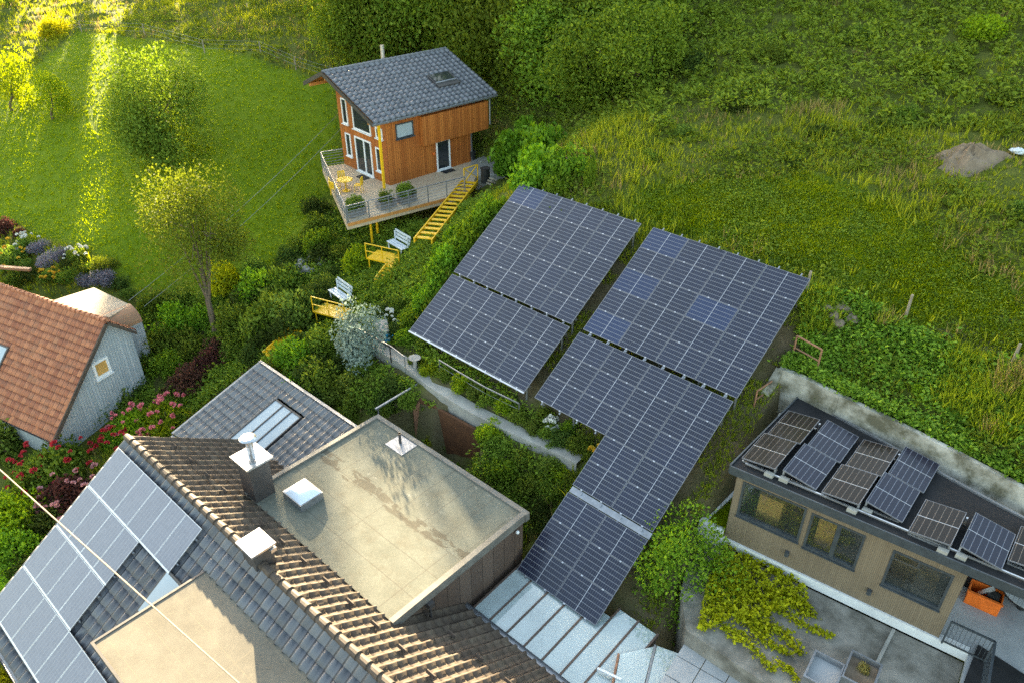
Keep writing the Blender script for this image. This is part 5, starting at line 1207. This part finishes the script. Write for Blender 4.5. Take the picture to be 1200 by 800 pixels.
for x, y, r in ((300,345,24),(330,352,22),(345,380,24),(372,342,20),(316,392,22),(292,372,20),(340,320,20),(360,400,20),(300,312,18),(322,330,18),(385,332,18),(378,300,16),(356,285,16),(372,262,16),(384,282,15),(370,240,14),(276,398,17),(300,410,16),(402,345,14),(392,318,13),(340,300,15)):
    shrub(x, y, r, ('dark','mid','olive','dark','mid')[int(x + y) % 5], 'green shrub in the dense planting left of the yellow stairs', 'shrubs left of the yellow stairs', 1.1)
for x, y, r in ((372,430,24),(345,445,20),(395,452,22),(420,462,18),(372,470,18),(440,448,18),(400,424,16),(330,420,16),(448,470,16),(425,435,16),(410,480,14)):
    shrub(x, y, r, ('mid','dark','mid','olive','dark')[int(x * 3 + y) % 5], 'green shrub in the bed above the annex roof', 'shrubs above the annex roof', 1.0)
for x, y, r in ((452,335,14),(468,352,14),(482,372,15),(455,360,14),(490,340,13),(478,392,13),(438,345,13),(428,362,12),(500,398,12),(465,385,12)):
    shrub(x, y, r, ('mid','dark','laurel','dark')[int(x + 2*y) % 4], 'green shrub between the short yellow stair and the solar tables', 'shrubs between stair and solar tables', 1.0)
shrub(397, 392, 13, 'mid', 'green bush hiding the front of the lower yellow landing', None, 1.1)
shrub(461, 372, 11, 'dark', 'dark shrub with white blossom left of the lower solar tables', None, 1.1, flowers='white', nfl=12, flr=.7)
for x, y, r, l in ((362,425,8,'small shrub with pale pink blossom by the lowest yellow stair'),):
    shrub(x - 8, y, r, 'olive', l, flowers='rose', nfl=10, flr=.8)
for x, y, r, kd, hf in ((318,372,34,'mid',1.25),(352,366,30,'olive',1.3),(300,338,28,'laurel',1.15),(338,332,26,'mid',1.2),(372,352,24,'dark',1.4),(384,398,24,'mid',1.3),(350,412,26,'laurel',1.1),(410,402,18,'mid',1.3),(280,372,24,'mid',1.2),(376,286,18,'laurel',1.4)):
    shrub(x, y, r, kd, 'big bushy shrub standing tall among the lower planting left of the yellow stairs', 'tall bushes left of the yellow stairs', hf, 'tall_shrub')
for x, y, r, kd, hf in ((376,440,26,'mid',1.2),(408,452,24,'olive',1.1),(344,452,20,'laurel',1.1),(436,456,22,'mid',1.1),(462,452,16,'dark',1.2)):
    shrub(x, y, r, kd, 'broad bush rising behind the top edge of the annex roof', 'broad bushes behind the annex', hf, 'broad_shrub')
# blue green conifer: tiers of drooping needles
g = gp(424,428); d = np.linalg.norm(g - CAM); t = thing('silvery_tree', 'loose silvery blue green tree beside the lower bench', 'tree', g)
bpy.data.objects.remove(t)
tree(g, 33*d/900/.8, 24*d/900, 'blue', 'loose silvery blue green tree beside the lower bench', v=7, n=4200, leaf=.12, lobes=16, rz=1.35, name='silvery_tree', bark='bark_pale')
# around the slender tree and the neighbour's gable
for x, y, r in ((205,372,22),(190,398,20),(222,402,20),(182,352,16),(212,345,15),(172,425,16),(235,372,17),(200,425,18)):
    shrub(x, y, r, ('mid','laurel','mid')[int(x + y) % 3], 'leafy green shrub between the slender tree and the pale blue gable', 'shrubs between slender tree and blue gable', 1.1)
for x, y, r in ((246,420,20),(228,440,22),(256,402,14),(208,450,16)):
    shrub(x, y, r, 'purple', 'dark purple brown shrub behind the annex roof', 'purple shrubs behind the annex', 1.0)
shrub(136, 458, 20, 'olive', 'grey green shrub in front of the pale blue gable', hf=1.2); shrub(116, 480, 18, 'olive', 'lower grey green shrub below the gable window', hf=1.0); shrub(162, 448, 15, 'dark', 'dark small shrub at the foot of the board fence')
shrub(196, 482, 26, 'bright', 'large rose bush with clear pink blooms behind the ridge end', None, .9, 'rose_bush', 'pink', nfl=22); shrub(160, 492, 22, 'bright', 'rose bush with coral blooms left of the large pink rose', None, .95, 'rose_bush', 'pink', nfl=14); shrub(140, 512, 16, 'laurel', 'small rose bush with red blooms beside the house ridge end', None, 1.0, 'rose_bush', 'red', nfl=12)
shrub(70, 535, 34, 'mid', 'wide rose bush with dark red blooms below the terracotta roof', None, .9, 'rose_bush', 'red', nfl=26); shrub(40, 552, 22, 'olive', 'rose bush with scattered red blooms left of the wide red rose', None, 1.0, 'rose_bush', 'red', nfl=12)
shrub(92, 572, 30, 'purple', 'bronze leaved rose bush with faded red blooms beside the roof panels', None, .9, 'rose_bush', 'rose', nfl=18); shrub(62, 600, 22, 'dark', 'dark green shrub beside the upper roof panels')
shrub(16, 600, 30, 'bright', 'lime green bush under the overhead cable at the left edge', hf=1.0); shrub(8, 520, 24, 'olive', 'feathery pale green bush at the left picture edge', hf=1.2); shrub(20, 640, 26, 'laurel', 'green bush below the lime green bush at the left edge'); shrub(36, 660, 18, 'dark', 'dark bush touching the verge of the panel covered roof'); shrub(4, 690, 18, 'laurel', 'green bush beside the lowest row of roof panels'); shrub(6, 790, 14, 'yellow', 'yellow green plant inside the edging wall at the lower left')
# flower bed behind the terracotta roof
for x, y, r, kd, fl, l in ((12,300,16,'olive','yellow','pale shrub with yellow blossom at the left of the flower bed'),(34,284,11,'olive','white','small shrub with white blossom in the middle of the flower bed'),(92,297,11,'mid','white','white flowering shrub right of the lavender cushions'),(60,322,10,'olive','yellow','low plant with orange yellow bloom near the brown beam')):
    shrub(x, y, r, kd, l, None, 1.0, 'flowering_shrub', fl, nfl=14, flr=.8)
for x, y, r in ((48,288,10),(62,300,13),(52,306,9),(74,296,9),(100,326,9)):
    shrub(x, y, r, 'lavender_fine', 'grey lavender cushion in the flower bed', 'lavender cushions', .9, 'lavender')
shrub(125, 308, 13, 'mid_fine', 'clipped green ball bush at the right end of the flower bed', hf=1.1, name='ball_bush'); shrub(122, 324, 13, 'lavender_fine', 'large grey lavender cushion below the clipped ball bush', hf=.9, name='lavender'); shrub(8, 266, 12, 'purple', 'dark round bush at the left picture edge above the flower bed'); shrub(24, 272, 7, 'purple', 'small dark bush beside the round bush at the left edge')
for x, y, r in ((20,322,12),(40,318,11),(80,322,11),(95,312,10),(30,308,9),(82,308,8),(110,312,8),(142,330,9),(150,342,8)):
    shrub(x, y, r, ('olive','dark','mid')[int(x) % 3], 'low mixed plant filling the flower bed behind the terracotta roof', 'plants filling the flower bed', .9)
# bed between felt roof, path and solar tables
for x, y, r, kd in ((575,500,16,'bright'),(590,515,17,'mid'),(612,530,16,'mid'),(640,540,17,'olive'),(590,545,20,'laurel'),(622,560,20,'mid'),(650,568,17,'mid'),(655,545,15,'bright'),(600,572,16,'mid'),(632,592,17,'dark'),(660,590,14,'mid'),(676,572,12,'bright'),(640,612,14,'dark'),(672,556,13,'mid'),(625,505,9,'mid'),(648,522,10,'olive'),(690,548,10,'bright')):
    shrub(x, y, r, kd, 'shrub in the dense bed between the felt roof and the garden path', 'shrubs between felt roof and path', 1.0)
for x, y, r, kd in ((470,482,18,'laurel'),(488,492,15,'mid'),(455,492,12,'mid'),(478,466,13,'mid')):
    shrub(x, y, r, kd, 'leafy shrub under the grey handrail left of the rust brown wall', 'shrubs under the handrail', 1.0)
g = pz(507,520,-2.6); shrub(507, 515, 10, 'yellow_big', 'yellow green sapling in front of the rust brown wall', None, 1.8, 'sapling', base=g)
for x, y, r, kd in ((505,428,10,'bright'),(522,436,9,'mid'),(540,446,10,'bright'),(556,455,9,'olive'),(572,464,10,'mid'),(590,474,9,'bright'),(608,482,10,'mid'),(625,494,9,'olive'),(643,500,10,'mid'),(660,508,11,'dark'),(676,516,12,'mid'),(690,524,9,'mid'),(489,420,9,'mid'),(600,466,7,'dark'),(640,484,9,'mid'),(668,498,9,'laurel')):
    shrub(x, y, r*1.25, kd, 'low perennial on the strip between the garden path and the solar tables', 'perennials along the solar tables', 1.15)
shrub(700, 526, 8, 'olive', 'plant with round yellow bloom at the right end of the path', None, 1.0, 'flowering_shrub', 'yellow', nfl=6, flr=1.2); shrub(646, 494, 8, 'olive', 'white flowering plant between path and solar tables', None, 1.0, 'flowering_shrub', 'white', nfl=12, flr=.8)
# right side
tree_px((800,722), (801,664), 46, 'laurel', 'dense bright green tree between the lowest solar table and the ivy covered terrace', v=5, n=7000, leaf=.08, lobes=16, rz=1.15, name='dense_tree')
g = pz(766,742,-4.3); d = np.linalg.norm(g - CAM); tree(g, 1.6, 27*d/900, 'laurel', 'smaller bright green bush tree beside the glass canopy', v=6, n=3200, leaf=.12, lobes=12, rz=1.3, name='bush_tree')
for (c, lab) in PLANT_SPOTS: shrub(0, 0, 14 if lab != 'middle' else 11, 'mid' if lab != 'front corner' else 'olive', 'green plant growing in the grey box planter, ' + lab + ' of the deck', None, 1.1, 'deck_plant', base=c)
shrub(1012, 790, 8, 'straw', 'dry stems in the trough under the pipe', None, 1.4, 'dry_plant', base=pz(1012,786,-.75))

wp0, wp1 = wp(.2,5.35,3.4), A3(-16.8,-2.6,.1)
for k, (o, l) in enumerate(((0,'upper of the two thin wires running from the timber house down to the beige porch'),(.35,'lower of the two thin wires running from the timber house down to the beige porch'))):
    b = MB(); b.path([wp0 + (wp1 - wp0)*f - UP*(1.6*f*(1-f) + o) + E_R*o*2 for f in np.linspace(0, 1, 15)], .010, 5); tag(b.build('overhead_wire', M['metal_grey'], None, wp0), l, 'wire')
for x, y, r, kd in ((905,60,22,'mid'),(1000,40,20,'olive'),(1090,70,22,'bright'),(1150,30,26,'bright'),(860,120,18,'dark'),(960,150,16,'dark'),(1060,130,18,'mid'),(820,70,22,'dark'),(800,150,15,'olive'),(1180,110,20,'mid'),(760,180,14,'mid'),(1130,440,14,'mid'),(1180,470,16,'olive'),(1080,455,14,'bright'),(1020,430,13,'mid'),(1100,500,13,'dark'),(1160,520,15,'mid'),(1040,140,12,'olive'),(930,190,10,'dark'),(1190,240,14,'olive')):
    shrub(x, y, r*.8, kd, 'low bramble bush scattered through the rough growth on the hillside', 'bramble bushes on the hillside', .8, 'bramble')
# ivy sprawling over the concrete wall
def wallpt(px, py, d=.2):
    return ppl(px, py, bp(0, 0, d), bo)
rg = np.random.default_rng(8); P = []
mass = [(832,668),(850,640),(880,640),(918,668),(946,695),(944,712),(915,716),(892,728),(860,724),(838,735),(815,745)]
def inp(n):
    out = []
    while len(out) < n:
        x, y = rg.uniform(805, 950), rg.uniform(638, 748)
        if inpoly(np.array([x]), np.array([y]), mass)[0] and math.sin(x*.21 + y*.13) * math.sin(y*.33 - x*.09) > -.62 + .25*((x-830)/110 > .5): out.append((x, y, 1))
    return out
L_ = inp(5600)
for (x0, y0, x1, y1, w, n) in ((870,690,975,748,7,300),(880,715,940,764,8,260),(865,725,925,770,6,200),(850,730,908,785,5,170),(905,770,935,797,4,80),(900,690,950,720,8,220),(860,712,900,745,7,160),(930,700,958,722,4,60),(845,735,868,752,5,60)):
    for i in range(int(n*1.7)):
        f = rg.random(); c = math.sin(f*7 + x0) * 3; L_.append((x0 + (x1-x0)*f + rg.normal()*w*(1-.6*f), y0 + (y1-y0)*f + c + rg.normal()*w*.55*(1-.6*f), 0))
for x, y, q in L_:
    p = pz(x, y, SLZ + .05)
    P.append(p + UP * (rg.uniform(.0, .3) if q else rg.uniform(0, .1)) + rg.normal(size=3)*.02)
P = np.array(P); D = UP * .35 + rg.normal(size=(len(P), 3)) * .6 + A3(.3,-.2,0); D /= np.linalg.norm(D, axis=1)[:, None]
Vv, Ff = quads(P, D, rg.uniform(.06, .14, len(P)), .9, .2, rg); tag(link('ivy', npmesh('ivy', Vv, Ff, LM['ivy'])), 'yellow green ivy sprawling in strands over the stained concrete terrace', 'ivy')

# ------------------------------------------------------------------ grasses and rough growth (uncountable)
def visible(px, py, d, m=240): return (px > -m) & (px < 1200 + m) & (py > -m) & (py < 800 + m) & (d > 3)
def spots(n, mask, box):
    x = RNG.uniform(box[0], box[1], n); y = RNG.uniform(box[2], box[3], n); z = terrain(x, y)
    px, py, d = proj(np.stack([x, y, z], -1)); k = visible(px, py, d)
    x, y, z, px, py, d = [q[k] for q in (x, y, z, px, py, d)]
    # thin out with distance
    k = RNG.random(len(x)) < np.clip(42 / d, .25, 1) ** 1.5; x, y, z, px, py = [q[k] for q in (x, y, z, px, py)]
    k = mask(x, y, px, py); x, y, z = x[k], y[k], z[k]; zb = gbump(x, y); return np.stack([x, y, np.where(np.abs(zb - z) < .6, zb, z)], -1)
BLD = [[(-4.9,-14.6),(16,-14.6),(16,-3),(8.3,-3),(8.3,.2),(-8.6,.2),(-8.6,-5.2),(-4.9,-5.2)], [(-21,12),(-9.8,13),(-9.8,20.5),(-20,21.5)], [(-31,-9),(-15,-5.5),(-13.5,-10),(-31,-15)], [(12.7,3.8),(12.7,9.0)] + [(p[0], p[1] + .1) for p in up_w] + [(36,-16),(8.4,-16),(8.4,-1),(13.6,-.6)], [(-20,-1),(-15.2,-3.4),(-14,-1),(-18,1.5)]]
def offb(x, y):
    k = np.ones(len(x), bool)
    for p in BLD: k &= ~inpoly(x, y, p)
    return k
jl = lambda x, y, s: (x + .8*vnoise(x*.9, y*.9, s), y + .8*vnoise(x*.9, y*.9, s + 3))
def gbump(x, y):
    i = np.clip(((x + 112) / .42), 0, GX.shape[1] - 2); j = np.clip(((y + 30) / .42), 0, GX.shape[0] - 2); i0 = i.astype(int); j0 = j.astype(int); fx = i - i0; fy = j - j0
    return GZ2[j0,i0]*(1-fx)*(1-fy) + GZ2[j0,i0+1]*fx*(1-fy) + GZ2[j0+1,i0]*(1-fx)*fy + GZ2[j0+1,i0+1]*fx*fy
def m_lawn(x, y, px, py): return inpoly(x, y, LAWN) & offb(x, y)
def m_mown(x, y, px, py): return inpoly(x + RNG.normal(size=len(x))*.45, y + RNG.normal(size=len(x))*.45, MOWN)
def m_soil(x, y): return inpoly(x, y, YARD) | inpoly(x, y, SOILP[0]) | inpoly(x, y, SOILP[1])
BRACK = gpoly([(560,90),(640,-20),(1230,-60),(1240,130),(1120,150),(1040,140),(960,120),(860,135),(790,165),(700,150)])
WEED = gpoly([(930,380),(945,345),(1010,355),(1100,400),(1230,440)]) + [(p[0] + .05, p[1] + .12) for p in up_w[::-1]]
def m_brack(x, y, px, py): a, c = jl(x*.8, y*.8, 6); return inpoly(x + 1.5*vnoise(x*.4, y*.4, 6), y + 1.5*vnoise(x*.4, y*.4, 8), BRACK) & offb(x, y)
def m_weed(x, y, px, py): return inpoly(x + .8*vnoise(x*.7, y*.7, 2), y, WEED) & offb(x, y)
def m_mead(x, y, px, py):
    return offb(x, y) & ~inpoly(x, y, LAWN) & ~m_mown(x, y, px, py) & ~m_soil(x, y) & ~(m_brack(x, y, px, py) & (RNG.random(len(x)) < .8)) & ~inpoly(x, y, GARDEN)
PATHXY = None
def blades(P, h, w, nb, spread, lean=.35):
    n = len(P); P = np.repeat(P, nb, 0); h = np.repeat(h, nb) * RNG.uniform(.6, 1.2, n*nb); a = RNG.uniform(0, 6.283, n*nb)
    o = np.stack([np.cos(a), np.sin(a), 0*a], -1); P = P + o * (RNG.random(n*nb) * spread)[:, None]
    s = np.stack([-np.sin(a + RNG.normal(size=n*nb)), np.cos(a), 0*a], -1) * (w * RNG.uniform(.6, 1.3, n*nb))[:, None] * .5
    tip = P + o * (h * lean * RNG.uniform(.2, 1.5, n*nb))[:, None] + UP * h[:, None]
    V = np.stack([P - s, P + s, tip], 1).reshape(-1, 3); V[:, 2] -= .03
    return V, np.arange(len(V)).reshape(-1, 3)
def stuff(name, V, F, m): return tag(link(name, npmesh(name, V, F, m)), kind='stuff')
P = spots(150000, m_mead, (-90, 40, -8, 75)); hmap = np.clip(.42 + .25*vnoise(P[:,0]*.35, P[:,1]*.35, 7), .18, .8)
st = (vnoise(P[:,0]*.5, P[:,1]*.5, 11) + .35*RNG.normal(size=len(P))) > .62
V, F = blades(P[~st], hmap[~st], .075, 5, .16, .5); stuff('meadow_grass', V, F, LM['grass'])
V, F = blades(P[st], hmap[st] * 1.15, .06, 5, .14, .4); stuff('dry_grass', V, F, LM['straw'])
P = spots(150000, m_lawn, (-95, -15, -8, 40)); V, F = blades(P, np.full(len(P), .15), .08, 3, .12, .7); stuff('lawn_grass', V, F, LM['lawn'])
P = spots(260000, m_mown, (-8, 30, 6, 30)); V, F = blades(P, np.clip(.15 + .09*vnoise(P[:,0], P[:,1], 4), .08, .3), .06, 4, .1, .7); stuff('mown_grass', V, F, LM['mown'])
def clumps(P, nl, r, h, size, m, name, asp=.5, upk=.35):
    n = len(P); k = RNG.uniform(.5, 1.25, n) * (1 + .55*vnoise(P[:,0]*.5, P[:,1]*.5, 17)) * np.where(RNG.random(n) < .07, 1.7, 1); Q = np.repeat(P, nl, 0); kk = np.repeat(k, nl); a = RNG.uniform(0, 6.283, n*nl); q = np.sqrt(RNG.random(n*nl)) * r * kk
    zz = (h * kk) * (1 - (q/(r*kk+1e-6))**2*.6) * RNG.uniform(.45, 1.05, n*nl)
    C = Q + np.stack([np.cos(a)*q, np.sin(a)*q, zz], -1); D = np.stack([np.cos(a), np.sin(a), upk + .4*RNG.normal(size=n*nl)], -1); D /= np.linalg.norm(D, axis=1)[:, None]
    V, F = quads(C, D, size * RNG.uniform(.6, 1.4, n*nl), asp, .3); return stuff(name, V, F, m)
P = spots(18000, m_brack, (-30, 40, 14, 75)); clumps(P, 20, .42, .78, .25, LM['bracken'], 'bracken', .42)
P = spots(42000, m_weed, (6, 36, 6, 20)); P = P[vnoise(P[:,0]*.8, P[:,1]*.8, 21) + .5*RNG.normal(size=len(P)) > -.1]; clumps(P, 10, .3, .42, .17, LM['weed'], 'rough_weeds', .5)
Q = []
for i in range(len(up_w)-1):
    for f in RNG.random(130): p = up_w[i]*(1-f) + up_w[i+1]*f; Q.append(p + A3(RNG.normal()*.05, .22 + abs(RNG.normal())*.3, -.3 + RNG.random()*.25))
clumps(np.array(Q), 9, .28, .40, .15, LM['weed'], 'wall_top_weeds', .5)
P = spots(60000, m_mown, (-8, 30, 6, 30)); P = P[:5000]; clumps(P, 6, .16, .16, .10, LM['weed'], 'mown_herbs', .6)
P = spots(60000, m_weed, (6, 36, 6, 20)); P = P[vnoise(P[:,0]*.7, P[:,1]*.7, 31) > .22]; V, F = blades(P, np.full(len(P), .55), .07, 5, .16, .5); stuff('bank_grass', V, F, LM['grass']); P = P[vnoise(P[:,0]*1.1, P[:,1]*1.1, 41) > .35]; V, F = blades(P, np.full(len(P), .75), .05, 4, .14, .4); stuff('dry_stems', V, F, LM['straw'])
P = spots(60000, lambda x, y, px, py: m_mead(x, y, px, py) & (vnoise(x*.45, y*.45, 13) > .05), (-60, 40, 4, 60)); P = P[:14000]; clumps(P, 10, .3, .5, .18, LM['weed'], 'meadow_herbs', .5)
GC = lambda x, y, px, py: offb(x, y) & (inpoly(x, y, GARDEN)) & ~m_soil(x, y)
P = spots(60000, GC, (-25, 14, -8, 18)); d = np.min([np.hypot(P[:,0]-q[0], P[:,1]-q[1]) for i in range(len(PT)-1) for q in (PT[i]*(1-f) + PT[i+1]*f for f in (0,.2,.4,.6,.8))], 0)
P = P[d > .6][:14000]; clumps(P, 9, .26, .38, .15, LM['weed'], 'ground_cover', .6)
P = spots(120000, lambda x, y, px, py: m_soil(x, y) & (vnoise(x*.8, y*.8, 3) > -.2) & ((y < 12) & (offb(x, y))), (-4, 15, -3, 13)); V, F = blades(P[:9000], np.full(len(P[:9000]), .2), .06, 4, .14); stuff('shade_grass', V, F, LM['grass'])
P = spots(400000, lambda x, y, px, py: inpoly(x, y, [bp(-.66,0,-.02)[:2], bp(0,0,-.02)[:2], bp(0,0,-2.7)[:2], (13.2,7.0)]), (12.5, 14, 4, 7.3)); P[:, 2] = -.5; V, F = blades(P[:700], np.full(len(P[:700]), .3), .05, 5, .12); stuff('planter_grass', V, F, LM['lawn'])

# ------------------------------------------------------------------ evening haze
hb = MB(); hb.obox((-118,-36,-14), (166,0,0), (0,134,0), (0,0,48)); 
hm = bpy.data.materials.new('evening haze'); hm.use_nodes = True; hn = hm.node_tree; hn.nodes.remove(hn.nodes['Principled BSDF'])
pvn = hn.nodes.new('ShaderNodeVolumePrincipled'); pvn.inputs['Color'].default_value = (1, .93, .78, 1); pvn.inputs['Density'].default_value = HAZE; pvn.inputs['Anisotropy'].default_value = .55
hn.links.new(pvn.outputs[0], hn.nodes['Material Output'].inputs['Volume'])
if HAZE > 0: tag(hb.build('haze', hm), kind='stuff')
# ------------------------------------------------------------------ light, sky, camera
SUN = nrm(A3(-.88, .475, 0)) * math.cos(math.radians(15)) + UP * math.sin(math.radians(15))
sd = bpy.data.lights.new('sun', 'SUN'); sd.energy = 4.6; sd.angle = math.radians(.6); sd.color = (1.0, .80, .50)
so = bpy.data.objects.new('sun', sd); COL.objects.link(so); so.rotation_euler = Vector(SUN).to_track_quat('Z', 'Y').to_euler(); so.location = Vector(SUN * 60)
w = bpy.data.worlds.new('World'); SC.world = w; w.use_nodes = True; nt = w.node_tree
sk = nt.nodes.new('ShaderNodeTexSky'); sk.sky_type = 'NISHITA'; sk.sun_disc = False; sk.sun_elevation = math.radians(15); sk.sun_rotation = math.atan2(SUN[0], SUN[1]); sk.air_density = 1.0; sk.dust_density = 1.5; sk.ozone_density = 1.0
tk = N(nt); mx = nt.nodes.new('ShaderNodeMix'); mx.data_type = 'RGBA'; mx.blend_type = 'MULTIPLY'; mx.inputs[0].default_value = 1; nt.links.new(sk.outputs[0], mx.inputs[6]); mx.inputs[7].default_value = (1.13, 1.0, .79, 1); nt.links.new(mx.outputs[2], nt.nodes['Background'].inputs[0]); nt.nodes['Background'].inputs[1].default_value = .085
cd = bpy.data.cameras.new('camera'); cd.lens = 27.0; cd.sensor_width = 36.0; cd.clip_end = 1000; cd.clip_start = .1
co = bpy.data.objects.new('camera', cd); COL.objects.link(co); SC.camera = co
fw = E_F * CT - UP * ST; upv = E_F * ST + UP * CT
co.matrix_world = Matrix(((E_R[0], upv[0], -fw[0], CAM[0]), (E_R[1], upv[1], -fw[1], CAM[1]), (E_R[2], upv[2], -fw[2], CAM[2]), (0, 0, 0, 1)))
vs = SC.view_settings; SC.display_settings.display_device = 'sRGB'; vs.view_transform = 'Standard'; vs.look = 'None'; vs.exposure = EXPO; vs.gamma = 1.0; vs.use_curve_mapping = False
SC.cycles.use_denoising = False; SC.cycles.max_bounces = 6; SC.cycles.transparent_max_bounces = 8
SC.cycles.diffuse_bounces = 3; SC.cycles.glossy_bounces = 3; SC.cycles.transmission_bounces = 4; SC.cycles.sample_clamp_indirect = 3
